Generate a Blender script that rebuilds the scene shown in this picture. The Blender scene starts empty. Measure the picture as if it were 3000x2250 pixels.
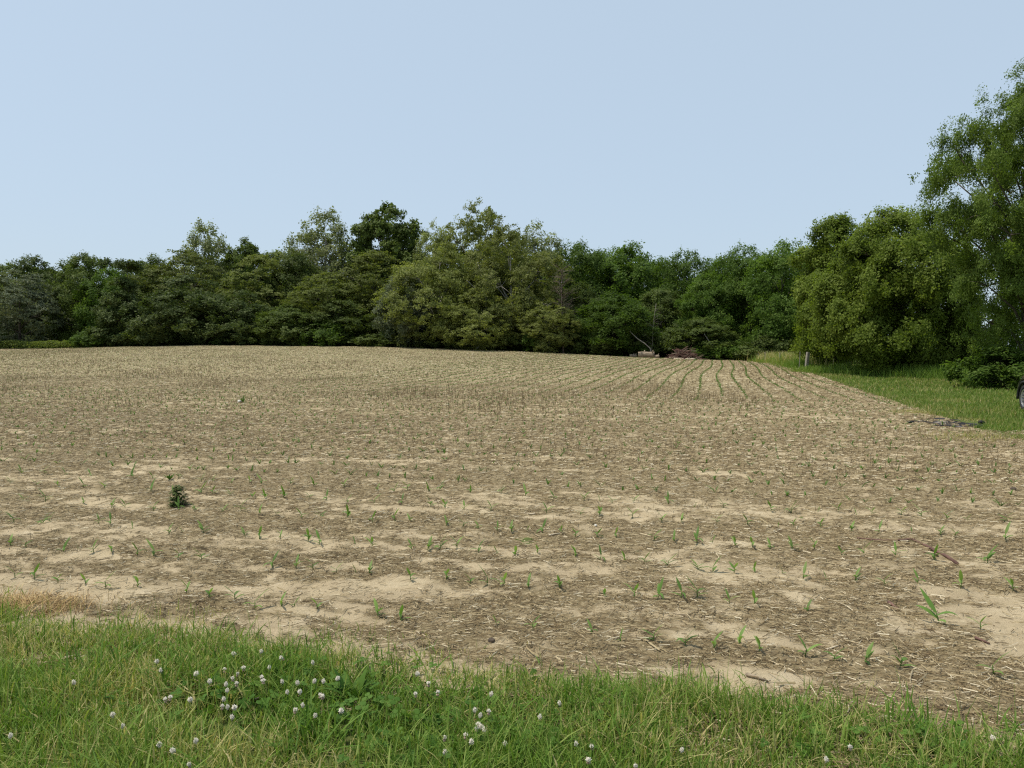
import bpy, bmesh, math
import numpy as np
from mathutils import Vector, Matrix

# ---------------------------------------------------------------- camera, sky, sun, exposure
scene = bpy.context.scene
COL = scene.collection
FPX = 2255.0                       # focal length in pixels of a 3000 px wide frame
PITCH = math.atan(95.0 / FPX)      # horizon sits 95 px above the centre of the frame
EYE = 1.6
cam_data = bpy.data.cameras.new("camera")
cam = bpy.data.objects.new("camera", cam_data)
COL.objects.link(cam)
cam_data.sensor_width = 36.0
cam_data.lens = 36.0 * FPX / 3000.0
cam_data.clip_start = 0.05
cam_data.clip_end = 4000.0
cam.location = (0, 0, EYE)
cam.rotation_euler = (math.radians(90) - PITCH, 0, 0)
scene.camera = cam

SUN_EL = math.radians(68.0)
SUN_AZ = math.radians(-88.0)      # clockwise from +Y: high on the left
world = bpy.data.worlds.new("World")
scene.world = world
world.use_nodes = True
wn = world.node_tree.nodes
wl = world.node_tree.links
wn.clear()
w_out = wn.new("ShaderNodeOutputWorld")
w_bg = wn.new("ShaderNodeBackground")
w_sky = wn.new("ShaderNodeTexSky")
w_sky.sky_type = 'NISHITA'
w_sky.sun_disc = False
w_sky.sun_elevation = SUN_EL
w_sky.sun_rotation = SUN_AZ
w_sky.altitude = 200.0
w_sky.air_density = 1.0
w_sky.dust_density = 2.5
w_sky.ozone_density = 1.5
w_mix = wn.new("ShaderNodeMix")
w_mix.data_type = 'RGBA'
w_mix.inputs[0].default_value = 0.69
w_mix.inputs[7].default_value = (5.3, 6.5, 7.65, 1)   # pale summer haze through the whole sky
wl.new(w_sky.outputs[0], w_mix.inputs[6])
wl.new(w_mix.outputs[2], w_bg.inputs[0])
w_bg.inputs[1].default_value = 0.12
wl.new(w_bg.outputs[0], w_out.inputs[0])

sun_data = bpy.data.lights.new("sun", 'SUN')
sun_data.energy = 4.3
sun_data.angle = math.radians(0.6)
sun_data.color = (1.0, 0.93, 0.80)
sun = bpy.data.objects.new("sun", sun_data)
COL.objects.link(sun)
to_sun = Vector((math.sin(SUN_AZ) * math.cos(SUN_EL), math.cos(SUN_AZ) * math.cos(SUN_EL), math.sin(SUN_EL)))
sun.rotation_euler = to_sun.to_track_quat('Z', 'Y').to_euler()
sun.location = (20, 20, 60)

scene.view_settings.view_transform = 'Standard'
scene.view_settings.look = 'None'
scene.view_settings.exposure = 0.0
scene.view_settings.gamma = 1.0
try:
    scene.cycles.use_denoising = False
    scene.cycles.filter_width = 1.25
    scene.cycles.max_bounces = 6
    scene.cycles.diffuse_bounces = 3
    scene.cycles.glossy_bounces = 2
    scene.cycles.transmission_bounces = 4
except Exception:
    pass

# ---------------------------------------------------------------- helpers
ANG = math.radians(15.2)
SA, CA = math.sin(ANG), math.cos(ANG)
def uv2xy(u, v):
    return u * CA + v * SA, -u * SA + v * CA
def xy2uv(x, y):
    return x * CA - y * SA, x * SA + y * CA

def _hash(ix, iy, seed):
    n = (ix.astype(np.int64) * 374761393 + iy.astype(np.int64) * 668265263 + seed * 974711) & 0x7fffffff
    n = ((n ^ (n >> 13)) * 1274126177) & 0x7fffffff
    return ((n ^ (n >> 16)) & 0xffff) / 65535.0

def vnoise(x, y, seed=0):
    x = np.asarray(x, dtype=float); y = np.asarray(y, dtype=float)
    ix = np.floor(x); iy = np.floor(y)
    fx = x - ix; fy = y - iy
    fx = fx * fx * (3 - 2 * fx); fy = fy * fy * (3 - 2 * fy)
    a = _hash(ix, iy, seed); b = _hash(ix + 1, iy, seed)
    c = _hash(ix, iy + 1, seed); d = _hash(ix + 1, iy + 1, seed)
    return (a * (1 - fx) + b * fx) * (1 - fy) + (c * (1 - fx) + d * fx) * fy

def fbm(x, y, seed=0, octaves=4):
    s = 0; amp = 0.5; tot = 0
    for o in range(octaves):
        s = s + amp * vnoise(x * 2 ** o + 17.3 * o, y * 2 ** o - 9.1 * o, seed + o)
        tot += amp; amp *= 0.5
    return s / tot

def hill_amp(x):
    return np.interp(x, [-120, -58, -35, -15, 0, 10, 17, 26, 45, 120], [1.6, 1.9, 2.3, 2.1, 1.62, 1.15, 0.85, 0.6, 0.4, 0.3])

def ground_h(x, y):
    x = np.asarray(x, dtype=float); y = np.asarray(y, dtype=float)
    u, v = xy2uv(x, y)
    t = np.clip((v - 14.0) / 61.0, 0, 1)
    s = t ** 1.55
    return hill_amp(x) * s + 0.05 * (fbm(x * 0.09, y * 0.09, 5, 2) - 0.5)

def field_micro(u, v):
    return 0.05 * (fbm(u * 1.3, v * 1.6, 31, 2) - 0.5) + 0.06 * (fbm(u * 6.5, v * 7.5, 32, 3) - 0.5)

def field_h(x, y):
    u, v = xy2uv(np.asarray(x, float), np.asarray(y, float))
    return ground_h(x, y) + 0.03 + field_micro(u, v)

U_EDGE = 5.0          # right edge of the planted field, along the rows
V_FRONT = 3.50        # front edge of the field
V_FAR = 75.0

def residue_mask(u, v):
    """0 bare pale soil, 1 thick dead straw"""
    n = fbm(u * 0.42, v * 2.0, 41, 3)
    n2 = fbm(u * 1.9, v * 6.0, 45, 3)
    n3 = fbm(u * 9.0, v * 13.0, 49, 2)
    m = 0.34 * n + 0.40 * n2 + 0.26 * n3
    thr = np.interp(v, [3.2, 5.5, 8.0, 11.0, 20, 40, 75], [0.478, 0.480, 0.432, 0.392, 0.376, 0.40, 0.40])
    return np.clip((m - thr) / 0.12 + 0.5, 0, 1)

def front_edge(u):
    return V_FRONT + 0.05 + np.interp(u, [-3.2, -1.0, 0.0, 2.5], [0.0, -0.07, -0.14, -0.17]) + 0.34 * (fbm(u * 0.9, u * 0 + 3, 51, 3) - 0.5) + 0.16 * (fbm(u * 5, u * 0 + 7, 53, 2) - 0.5)

def ray_dir(px, py):
    dx = (px - 1500.0) / FPX
    dy = (1125.0 - py) / FPX
    c, s = math.cos(PITCH), math.sin(PITCH)
    return np.array([dx, c + dy * s, -s + dy * c])

def pix_ground(px, py, lift=0.0, field=False):
    """point of the ground seen at a pixel of the 3000 x 2250 photograph"""
    d = ray_dir(px, py)
    t = 2.0
    for i in range(4000):
        p = d * t
        h = float(field_h(p[0], p[1]) if field else ground_h(p[0], p[1])) + lift
        if EYE + p[2] <= h:
            break
        t *= 1.002
    return p[0], p[1], h

def pix_v(px, v):
    """ground position in the column of a pixel at row coordinate v"""
    tx = (px - 1500.0) / FPX
    D = v / (SA * tx + CA)
    return tx * D, D

def mesh_np(name, verts, loops, totals, mats=(), attrs=None, smooth=False, mat_index=None):
    me = bpy.data.meshes.new(name)
    verts = np.ascontiguousarray(verts, dtype=np.float32).reshape(-1, 3)
    loops = np.ascontiguousarray(loops, dtype=np.int32).ravel()
    totals = np.ascontiguousarray(totals, dtype=np.int32).ravel()
    starts = np.concatenate([[0], np.cumsum(totals)[:-1]]).astype(np.int32)
    me.vertices.add(len(verts)); me.vertices.foreach_set("co", verts.ravel())
    me.loops.add(len(loops)); me.loops.foreach_set("vertex_index", loops)
    me.polygons.add(len(totals)); me.polygons.foreach_set("loop_start", starts)
    if smooth:
        me.polygons.foreach_set("use_smooth", np.ones(len(totals), dtype=bool))
    else:
        me.polygons.foreach_set("use_smooth", np.zeros(len(totals), dtype=bool))
    for m in mats:
        me.materials.append(m)
    if mat_index is not None:
        me.polygons.foreach_set("material_index", np.ascontiguousarray(mat_index, dtype=np.int32))
    for k, (dom, arr) in (attrs or {}).items():
        a = me.attributes.new(k, 'FLOAT', dom)
        a.data.foreach_set("value", np.ascontiguousarray(arr, dtype=np.float32))
    me.update(calc_edges=True)
    return me

def link(name, me, parent=None, loc=None, rot=None, scale=None):
    o = bpy.data.objects.new(name, me)
    COL.objects.link(o)
    if parent is not None:
        o.parent = parent
    if loc is not None: o.location = loc
    if rot is not None: o.rotation_euler = rot
    if scale is not None: o.scale = scale
    return o

def tag(o, label=None, cat=None, group=None, kind=None):
    if label: o["label"] = label
    if cat: o["category"] = cat
    if group: o["group"] = group
    if kind: o["kind"] = kind
    return o

def empty(name, loc, rotz=0.0, scale=(1, 1, 1)):
    o = bpy.data.objects.new(name, None)
    COL.objects.link(o)
    o.location = loc; o.rotation_euler = (0, 0, rotz); o.scale = scale
    o.empty_display_size = 0.2
    return o

def copy_thing(o):
    c = o.copy(); COL.objects.link(c)
    for ch in list(o.children):
        d = ch.copy(); COL.objects.link(d); d.parent = c
        for g in list(ch.children):
            e = g.copy(); COL.objects.link(e); e.parent = d
    return c

ORD = "first second third fourth fifth sixth seventh eighth ninth tenth eleventh twelfth".split()
def ordinal(n):
    if n <= 12: return ORD[n - 1]
    suf = 'th' if 10 <= n % 100 <= 20 else {1: 'st', 2: 'nd', 3: 'rd'}.get(n % 10, 'th')
    return f"{n}{suf}"

class Geo:
    """collects polygons, then becomes one mesh"""
    def __init__(s):
        s.v = []; s.f = []; s.a = []
    def tube(s, pts, radii, n=6, val=0.5, cap=True):
        pts = [Vector(p) for p in pts]
        base = len(s.v)
        up = Vector((0, 0, 1))
        ref = None
        for i, p in enumerate(pts):
            d = (pts[min(i + 1, len(pts) - 1)] - pts[max(i - 1, 0)]).normalized()
            if ref is None:
                ref = d.cross(up)
                if ref.length < 1e-3: ref = d.cross(Vector((1, 0, 0)))
            ref = (ref - d * ref.dot(d)).normalized()
            b = d.cross(ref)
            for k in range(n):
                a = 2 * math.pi * k / n
                s.v.append(p + (ref * math.cos(a) + b * math.sin(a)) * radii[i])
        for i in range(len(pts) - 1):
            for k in range(n):
                k2 = (k + 1) % n
                s.f.append((base + i * n + k, base + i * n + k2, base + (i + 1) * n + k2, base + (i + 1) * n + k)); s.a.append(val)
        if cap:
            s.f.append(tuple(base + k for k in reversed(range(n)))); s.a.append(val)
            e = base + (len(pts) - 1) * n
            s.f.append(tuple(e + k for k in range(n))); s.a.append(val)
    def strip(s, pts, widths, side, val=0.5, cup=0.0):
        """a leaf: spine points, half widths, side vector; three verts across"""
        pts = [Vector(p) for p in pts]; side = Vector(side)
        base = len(s.v); n = len(pts)
        for i, p in enumerate(pts):
            d = (pts[min(i + 1, n - 1)] - pts[max(i - 1, 0)]).normalized()
            sd = (side - d * side.dot(d)).normalized()
            nn = sd.cross(d)
            w = widths[i]
            s.v += [p - sd * w + nn * w * cup, p, p + sd * w + nn * w * cup]
        for i in range(n - 1):
            a = base + i * 3
            s.f.append((a, a + 1, a + 4, a + 3)); s.a.append(val)
            s.f.append((a + 1, a + 2, a + 5, a + 4)); s.a.append(val)
    def build(s, name, mat, smooth=True):
        loops = [i for f in s.f for i in f]
        return mesh_np(name, np.array([tuple(v) for v in s.v]), loops, [len(f) for f in s.f], [mat], {"tint": ('FACE', s.a)}, smooth)

# ---------------------------------------------------------------- materials
def new_mat(name):
    m = bpy.data.materials.new(name); m.use_nodes = True
    nt = m.node_tree
    for n in list(nt.nodes):
        nt.nodes.remove(n)
    out = nt.nodes.new("ShaderNodeOutputMaterial")
    return m, nt, out

def ramp(nt, stops):
    r = nt.nodes.new("ShaderNodeValToRGB")
    els = r.color_ramp.elements
    while len(els) < len(stops):
        els.new(0.5)
    for e, (p, c) in zip(els, stops):
        e.position = p; e.color = (*c, 1)
    return r

def leaf_mat(name, stops, trans=0.35, rough=0.6, spec=0.12, tgain=(1.5, 1.6, 0.8)):
    m, nt, out = new_mat(name)
    at = nt.nodes.new("ShaderNodeAttribute"); at.attribute_name = "tint"
    rp = ramp(nt, stops)
    nt.links.new(at.outputs["Fac"], rp.inputs[0])
    oi = nt.nodes.new("ShaderNodeObjectInfo")
    hs = nt.nodes.new("ShaderNodeHueSaturation")
    mr = nt.nodes.new("ShaderNodeMapRange")
    mr.inputs[3].default_value = 0.84; mr.inputs[4].default_value = 1.22
    nt.links.new(oi.outputs["Random"], mr.inputs[0])
    nt.links.new(mr.outputs[0], hs.inputs["Value"])
    nt.links.new(rp.outputs[0], hs.inputs["Color"])
    p = nt.nodes.new("ShaderNodeBsdfPrincipled")
    p.inputs["Roughness"].default_value = rough
    p.inputs["Specular IOR Level"].default_value = spec
    nt.links.new(hs.outputs[0], p.inputs["Base Color"])
    tr = nt.nodes.new("ShaderNodeBsdfTranslucent")
    mul = nt.nodes.new("ShaderNodeMix"); mul.data_type = 'RGBA'; mul.blend_type = 'MULTIPLY'
    mul.inputs[0].default_value = 1.0
    mul.inputs[7].default_value = (*tgain, 1)
    nt.links.new(hs.outputs[0], mul.inputs[6])
    nt.links.new(mul.outputs[2], tr.inputs[0])
    mx = nt.nodes.new("ShaderNodeMixShader"); mx.inputs[0].default_value = trans
    nt.links.new(p.outputs[0], mx.inputs[1]); nt.links.new(tr.outputs[0], mx.inputs[2])
    nt.links.new(mx.outputs[0], out.inputs[0])
    return m

def noisy_mat(name, c1, c2, scale=8.0, rough=0.85, bump=0.3, stretch=(1, 1, 1), spec=0.2, bump_scale=None):
    m, nt, out = new_mat(name)
    tc = nt.nodes.new("ShaderNodeTexCoord")
    mp = nt.nodes.new("ShaderNodeMapping"); mp.inputs["Scale"].default_value = stretch
    nt.links.new(tc.outputs["Object"], mp.inputs[0])
    nz = nt.nodes.new("ShaderNodeTexNoise"); nz.inputs["Scale"].default_value = scale; nz.inputs["Detail"].default_value = 6
    nt.links.new(mp.outputs[0], nz.inputs[0])
    rp = ramp(nt, [(0.3, c1), (0.7, c2)])
    nt.links.new(nz.outputs[0], rp.inputs[0])
    p = nt.nodes.new("ShaderNodeBsdfPrincipled")
    p.inputs["Roughness"].default_value = rough
    p.inputs["Specular IOR Level"].default_value = spec
    nt.links.new(rp.outputs[0], p.inputs["Base Color"])
    if bump:
        b = nt.nodes.new("ShaderNodeBump"); b.inputs["Strength"].default_value = bump; b.inputs["Distance"].default_value = 0.02
        nt.links.new(nz.outputs[0], b.inputs["Height"])
        nt.links.new(b.outputs[0], p.inputs["Normal"])
    nt.links.new(p.outputs[0], out.inputs[0])
    return m

def tint_mat(name, stops, rough=0.8, spec=0.2):
    m, nt, out = new_mat(name)
    at = nt.nodes.new("ShaderNodeAttribute"); at.attribute_name = "tint"
    rp = ramp(nt, stops)
    nt.links.new(at.outputs["Fac"], rp.inputs[0])
    p = nt.nodes.new("ShaderNodeBsdfPrincipled")
    p.inputs["Roughness"].default_value = rough; p.inputs["Specular IOR Level"].default_value = spec
    nt.links.new(rp.outputs[0], p.inputs["Base Color"])
    nt.links.new(p.outputs[0], out.inputs[0])
    return m

def plain_mat(name, col, rough=0.5, metal=0.0, spec=0.5, coat=0.0):
    m, nt, out = new_mat(name)
    p = nt.nodes.new("ShaderNodeBsdfPrincipled")
    tc = nt.nodes.new("ShaderNodeTexCoord")
    nz = nt.nodes.new("ShaderNodeTexNoise"); nz.inputs["Scale"].default_value = 6; nz.inputs["Detail"].default_value = 4
    nt.links.new(tc.outputs["Object"], nz.inputs[0])
    rp = ramp(nt, [(0.3, tuple(c * 0.9 for c in col)), (0.7, tuple(min(1, c * 1.1) for c in col))])
    nt.links.new(nz.outputs[0], rp.inputs[0])
    nt.links.new(rp.outputs[0], p.inputs["Base Color"])
    p.inputs["Roughness"].default_value = rough; p.inputs["Metallic"].default_value = metal
    p.inputs["Specular IOR Level"].default_value = spec; p.inputs["Coat Weight"].default_value = coat
    nt.links.new(p.outputs[0], out.inputs[0])
    return m

M_oak = leaf_mat("leaf_dark", [(0.0, (0.040, 0.062, 0.013)), (0.5, (0.076, 0.106, 0.024)), (1.0, (0.135, 0.170, 0.046))], 0.32)
M_cone = leaf_mat("leaf_layered", [(0.0, (0.036, 0.056, 0.015)), (0.5, (0.066, 0.094, 0.026)), (1.0, (0.150, 0.180, 0.064))], 0.28)
M_pale = leaf_mat("leaf_pale", [(0.0, (0.115, 0.135, 0.052)), (0.5, (0.17, 0.195, 0.082)), (1.0, (0.27, 0.29, 0.145))], 0.4)
M_silver = leaf_mat("leaf_silver", [(0.0, (0.085, 0.105, 0.055)), (0.5, (0.135, 0.160, 0.092)), (1.0, (0.23, 0.255, 0.165))], 0.3)
M_birch = leaf_mat("leaf_olive", [(0.0, (0.095, 0.115, 0.026)), (0.5, (0.155, 0.178, 0.048)), (1.0, (0.25, 0.27, 0.095))], 0.38)
M_grand = leaf_mat("leaf_fresh", [(0.0, (0.064, 0.102, 0.016)), (0.5, (0.112, 0.163, 0.030)), (1.0, (0.195, 0.26, 0.062))], 0.42)
M_olive = leaf_mat("leaf_olive_dark", [(0.0, (0.058, 0.074, 0.015)), (0.5, (0.098, 0.120, 0.028)), (1.0, (0.17, 0.19, 0.056))], 0.36)
M_ash = leaf_mat("leaf_bright", [(0.0, (0.044, 0.082, 0.012)), (0.5, (0.078, 0.130, 0.022)), (1.0, (0.13, 0.19, 0.040))], 0.40)
M_maple = leaf_mat("leaf_maple", [(0.0, (0.062, 0.090, 0.012)), (0.5, (0.105, 0.145, 0.022)), (1.0, (0.19, 0.235, 0.046))], 0.42)
M_grass = leaf_mat("grass_blade", [(0.0, (0.058, 0.125, 0.017)), (0.35, (0.128, 0.215, 0.034)), (0.6, (0.20, 0.26, 0.060)), (0.78, (0.34, 0.32, 0.12)), (1.0, (0.50, 0.41, 0.22))], 0.35, 0.6, 0.15, (1.3, 1.35, 0.7))
M_corn = leaf_mat("corn_leaf", [(0.0, (0.066, 0.132, 0.028)), (0.5, (0.120, 0.212, 0.045)), (1.0, (0.19, 0.28, 0.072))], 0.35, 0.5, 0.2, (1.3, 1.4, 0.7))
M_weed = leaf_mat("weed_leaf", [(0.0, (0.055, 0.085, 0.022)), (1.0, (0.13, 0.17, 0.05))], 0.35)
M_clover = leaf_mat("clover_leaf", [(0.0, (0.045, 0.105, 0.016)), (1.0, (0.095, 0.170, 0.030))], 0.3, 0.6, 0.12, (1.3, 1.4, 0.7))
M_straw = tint_mat("straw", [(0.0, (0.095, 0.066, 0.036)), (0.35, (0.205, 0.150, 0.078)), (0.65, (0.35, 0.28, 0.16)), (0.88, (0.52, 0.43, 0.28)), (1.0, (0.66, 0.58, 0.42))])
M_thatch = tint_mat("orange_thatch", [(0.0, (0.20, 0.115, 0.05)), (0.5, (0.38, 0.25, 0.11)), (1.0, (0.55, 0.42, 0.20))])
M_bark = noisy_mat("bark_brown", (0.045, 0.036, 0.026), (0.13, 0.11, 0.085), 6.0, 0.9, 0.5, (1, 1, 0.25))
M_bark_pale = noisy_mat("bark_pale", (0.16, 0.15, 0.13), (0.38, 0.36, 0.32), 5.0, 0.85, 0.4, (1, 1, 0.3))
M_deadtwig = tint_mat("dead_twig", [(0.0, (0.09, 0.07, 0.055)), (1.0, (0.20, 0.155, 0.125))])
M_flower = tint_mat("clover_flower", [(0.0, (0.34, 0.22, 0.15)), (0.4, (0.56, 0.46, 0.35)), (1.0, (0.78, 0.74, 0.65))], 0.7)
M_post = noisy_mat("weathered_wood", (0.16, 0.14, 0.115), (0.36, 0.33, 0.28), 14.0, 0.9, 0.5, (3, 3, 0.35))
M_log = noisy_mat("log_wood", (0.15, 0.11, 0.075), (0.36, 0.29, 0.21), 9.0, 0.9, 0.5, (0.4, 2, 2))
M_cutwood = noisy_mat("pale_cut_wood", (0.46, 0.38, 0.26), (0.62, 0.54, 0.40), 9.0, 0.9, 0.3, (0.4, 2, 2))
M_brush = noisy_mat("brush_bark", (0.055, 0.030, 0.026), (0.20, 0.115, 0.090), 5.0, 0.9, 0.4)
M_stone = noisy_mat("pale_stone", (0.45, 0.43, 0.38), (0.66, 0.64, 0.58), 12.0, 0.9, 0.3)
M_clod = noisy_mat("dark_clod", (0.05, 0.04, 0.032), (0.12, 0.09, 0.065), 25.0, 0.95, 0.6)
M_char = noisy_mat("charcoal", (0.010, 0.010, 0.012), (0.05, 0.048, 0.05), 20.0, 0.9, 0.6)

def ground_material():
    m, nt, out = new_mat("grassy_ground")
    tc = nt.nodes.new("ShaderNodeTexCoord")
    n1 = nt.nodes.new("ShaderNodeTexNoise"); n1.inputs["Scale"].default_value = 0.5; n1.inputs["Detail"].default_value = 6
    n2 = nt.nodes.new("ShaderNodeTexNoise"); n2.inputs["Scale"].default_value = 14; n2.inputs["Detail"].default_value = 6
    nt.links.new(tc.outputs["Object"], n1.inputs[0]); nt.links.new(tc.outputs["Object"], n2.inputs[0])
    r1 = ramp(nt, [(0.3, (0.075, 0.105, 0.026)), (0.55, (0.105, 0.140, 0.036)), (0.75, (0.15, 0.155, 0.060))])
    r2 = ramp(nt, [(0.35, (0.055, 0.045, 0.025)), (0.65, (0.10, 0.135, 0.038))])
    nt.links.new(n1.outputs[0], r1.inputs[0]); nt.links.new(n2.outputs[0], r2.inputs[0])
    mx = nt.nodes.new("ShaderNodeMix"); mx.data_type = 'RGBA'; mx.inputs[0].default_value = 0.5
    nt.links.new(r1.outputs[0], mx.inputs[6]); nt.links.new(r2.outputs[0], mx.inputs[7])
    p = nt.nodes.new("ShaderNodeBsdfPrincipled"); p.inputs["Roughness"].default_value = 0.95; p.inputs["Specular IOR Level"].default_value = 0.1
    nt.links.new(mx.outputs[2], p.inputs["Base Color"])
    b = nt.nodes.new("ShaderNodeBump"); b.inputs["Strength"].default_value = 0.8; b.inputs["Distance"].default_value = 0.05
    nt.links.new(n2.outputs[0], b.inputs["Height"]); nt.links.new(b.outputs[0], p.inputs["Normal"])
    nt.links.new(p.outputs[0], out.inputs[0])
    return m

def field_material():
    m, nt, out = new_mat("field_soil_and_straw")
    L = nt.links.new
    tc = nt.nodes.new("ShaderNodeTexCoord")
    at = nt.nodes.new("ShaderNodeAttribute"); at.attribute_name = "residue"
    fa = nt.nodes.new("ShaderNodeAttribute"); fa.attribute_name = "olive"
    mp = nt.nodes.new("ShaderNodeMapping")
    mp.inputs["Rotation"].default_value = (0, 0, ANG)
    mp.inputs["Scale"].default_value = (1.0, 2.2, 1.0)
    L(tc.outputs["Object"], mp.inputs[0])
    def noise(scale, detail, vec, rough=0.6):
        n = nt.nodes.new("ShaderNodeTexNoise"); n.inputs["Scale"].default_value = scale
        n.inputs["Detail"].default_value = detail; n.inputs["Roughness"].default_value = rough
        L(vec, n.inputs[0]); return n
    fine = noise(38, 8, mp.outputs[0], 0.7)
    mid = noise(7, 6, mp.outputs[0])
    soiln = noise(3, 6, tc.outputs["Object"])
    soil = ramp(nt, [(0.3, (0.40, 0.318, 0.203)), (0.55, (0.52, 0.420, 0.270)), (0.75, (0.62, 0.52, 0.36))])
    L(soiln.outputs[0], soil.inputs[0])
    straw = ramp(nt, [(0.34, (0.070, 0.050, 0.026)), (0.47, (0.175, 0.130, 0.066)), (0.56, (0.33, 0.262, 0.150)), (0.65, (0.60, 0.50, 0.33))])
    L(fine.outputs[0], straw.inputs[0])
    # break the edge of the straw up with finer noise
    add = nt.nodes.new("ShaderNodeMath"); add.operation = 'MULTIPLY_ADD'
    add.inputs[1].default_value = 1.6; add.inputs[2].default_value = -0.8
    L(mid.outputs[0], add.inputs[0])
    add1 = nt.nodes.new("ShaderNodeMath"); add1.operation = 'MULTIPLY_ADD'
    add1.inputs[1].default_value = 3.0; add1.inputs[2].default_value = -1.5
    L(fine.outputs[0], add1.inputs[0])
    s1 = nt.nodes.new("ShaderNodeMath"); s1.operation = 'ADD'
    L(add.outputs[0], s1.inputs[0]); L(add1.outputs[0], s1.inputs[1])
    s2 = nt.nodes.new("ShaderNodeMath"); s2.operation = 'ADD'; s2.use_clamp = True
    L(s1.outputs[0], s2.inputs[0]); L(at.outputs["Fac"], s2.inputs[1])
    mx = nt.nodes.new("ShaderNodeMix"); mx.data_type = 'RGBA'
    L(s2.outputs[0], mx.inputs[0]); L(soil.outputs[0], mx.inputs[6]); L(straw.outputs[0], mx.inputs[7])
    # thin olive haze of emerging weeds far out
    mx2 = nt.nodes.new("ShaderNodeMix"); mx2.data_type = 'RGBA'
    L(fa.outputs["Fac"], mx2.inputs[0]); L(mx.outputs[2], mx2.inputs[6])
    oliver = ramp(nt, [(0.33, (0.165, 0.142, 0.072)), (0.5, (0.28, 0.235, 0.132)), (0.68, (0.50, 0.425, 0.27))])
    L(fine.outputs[0], oliver.inputs[0]); L(oliver.outputs[0], mx2.inputs[7])
    p = nt.nodes.new("ShaderNodeBsdfPrincipled"); p.inputs["Roughness"].default_value = 0.95; p.inputs["Specular IOR Level"].default_value = 0.1
    L(mx2.outputs[2], p.inputs["Base Color"])
    b = nt.nodes.new("ShaderNodeBump"); b.inputs["Strength"].default_value = 0.9; b.inputs["Distance"].default_value = 0.03
    L(fine.outputs[0], b.inputs["Height"]); L(b.outputs[0], p.inputs["Normal"])
    L(p.outputs[0], out.inputs[0])
    return m

# ---------------------------------------------------------------- the setting: ground and field
def graded(a, b, near, growth, first):
    """symmetric-free axis samples from a to b: step = max(first, growth*|x-near|)"""
    xs = [near]
    x = near
    while x < b:
        x += max(first, growth * abs(x - near)); xs.append(min(x, b))
    x = near
    while x > a:
        x -= max(first, growth * abs(x - near)); xs.append(max(x, a))
    return np.array(sorted(set(xs)))

def grid_mesh(name, X, Y, Z, mats, attrs=None, keep=None):
    ny, nx = X.shape
    idx = np.arange(ny * nx).reshape(ny, nx)
    q = np.stack([idx[:-1, :-1], idx[:-1, 1:], idx[1:, 1:], idx[1:, :-1]], -1).reshape(-1, 4)
    if keep is not None:
        q = q[keep.ravel()]
    return mesh_np(name, np.stack([X, Y, Z], -1).reshape(-1, 3), q, np.full(len(q), 4), mats, attrs, True)

gx = graded(-1500, 1500, 0, 0.06, 0.8)
gy = graded(-300, 2500, 6, 0.05, 0.7)
GX, GY = np.meshgrid(gx, gy)
ground = link("ground", grid_mesh("ground", GX, GY, ground_h(GX, GY), [ground_material()]))
tag(ground, kind="structure")

fu = graded(-92, 12, 0.0, 0.012, 0.045)
vs = [V_FRONT - 0.55]
while vs[-1] < V_FAR:
    vs.append(vs[-1] + max(0.035, 0.0062 * vs[-1]))
fv = np.array(vs)
FU, FV = np.meshgrid(fu, fv)
FX, FY = uv2xy(FU, FV)
FZ = ground_h(FX, FY) + 0.03 + field_micro(FU, FV)
res = residue_mask(FU, FV)
olv = np.interp(FV, [3, 12, 22, 32, 75], [0, 0.10, 0.45, 0.85, 0.95]) * np.interp(FU, [-20, -3, 3], [1, 0.75, 0.25]) * (0.6 + 0.8 * fbm(FU * 0.25, FV * 0.2, 61, 3))
edge_u = U_EDGE + 0.35 * (fbm(FV * 0.6, FV * 0.0, 71, 3) - 0.5)
cu = (FU[:-1, :-1] + FU[1:, 1:]) / 2; cv = (FV[:-1, :-1] + FV[1:, 1:]) / 2
e = (edge_u[:-1, :-1])
keep = ((cu < e) | (cv < 14.6 + 0.5 * vnoise(cu * 1.5, cu * 0, 72))) & (cv > front_edge(cu) - 0.16)
field = link("field", grid_mesh("field", FX, FY, FZ, [field_material()], {"residue": ('POINT', res.ravel()), "olive": ('POINT', np.clip(olv, 0, 1).ravel())}, keep))
tag(field, kind="structure")

# ---------------------------------------------------------------- blades and straws as bulk meshes
def blades_mesh(name, rng, x, y, z, h, w, lean, tint, mat, curve=0.6, segs=3, az=None):
    n = len(x)
    if az is None: az = rng.uniform(0, 2 * np.pi, n)
    faz = az + rng.normal(0, 0.7, n)           # width direction
    dx, dy = np.cos(az), np.sin(az)
    sx, sy = -np.sin(faz), np.cos(faz)
    ts = np.linspace(0, 1, segs + 1)
    V = np.zeros((n, 2 * segs + 1, 3))
    for i, t in enumerate(ts):
        off = lean * h * (t * (1 - curve) + curve * t * t)
        zz = h * (t - 0.35 * np.clip(lean, 0, 1.6) * curve * t * t)
        cx = x + dx * off; cy = y + dy * off; cz = z + zz
        ww = w * (1 - 0.25 * t) if t < 0.99 else w * 0
        if i < segs:
            V[:, 2 * i] = np.stack([cx - sx * ww, cy - sy * ww, cz], -1)
            V[:, 2 * i + 1] = np.stack([cx + sx * ww, cy + sy * ww, cz], -1)
        else:
            V[:, 2 * segs] = np.stack([cx, cy, cz], -1)
    pat = []; tot = []
    for i in range(segs - 1):
        pat += [2 * i, 2 * i + 1, 2 * i + 3, 2 * i + 2]; tot.append(4)
    pat += [2 * segs - 2, 2 * segs - 1, 2 * segs]; tot.append(3)
    loops = (np.arange(n)[:, None] * (2 * segs + 1) + np.array(pat)[None, :])
    return mesh_np(name, V, loops, np.tile(tot, n), [mat], {"tint": ('FACE', np.repeat(np.clip(tint, 0, 1), segs))})

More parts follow.
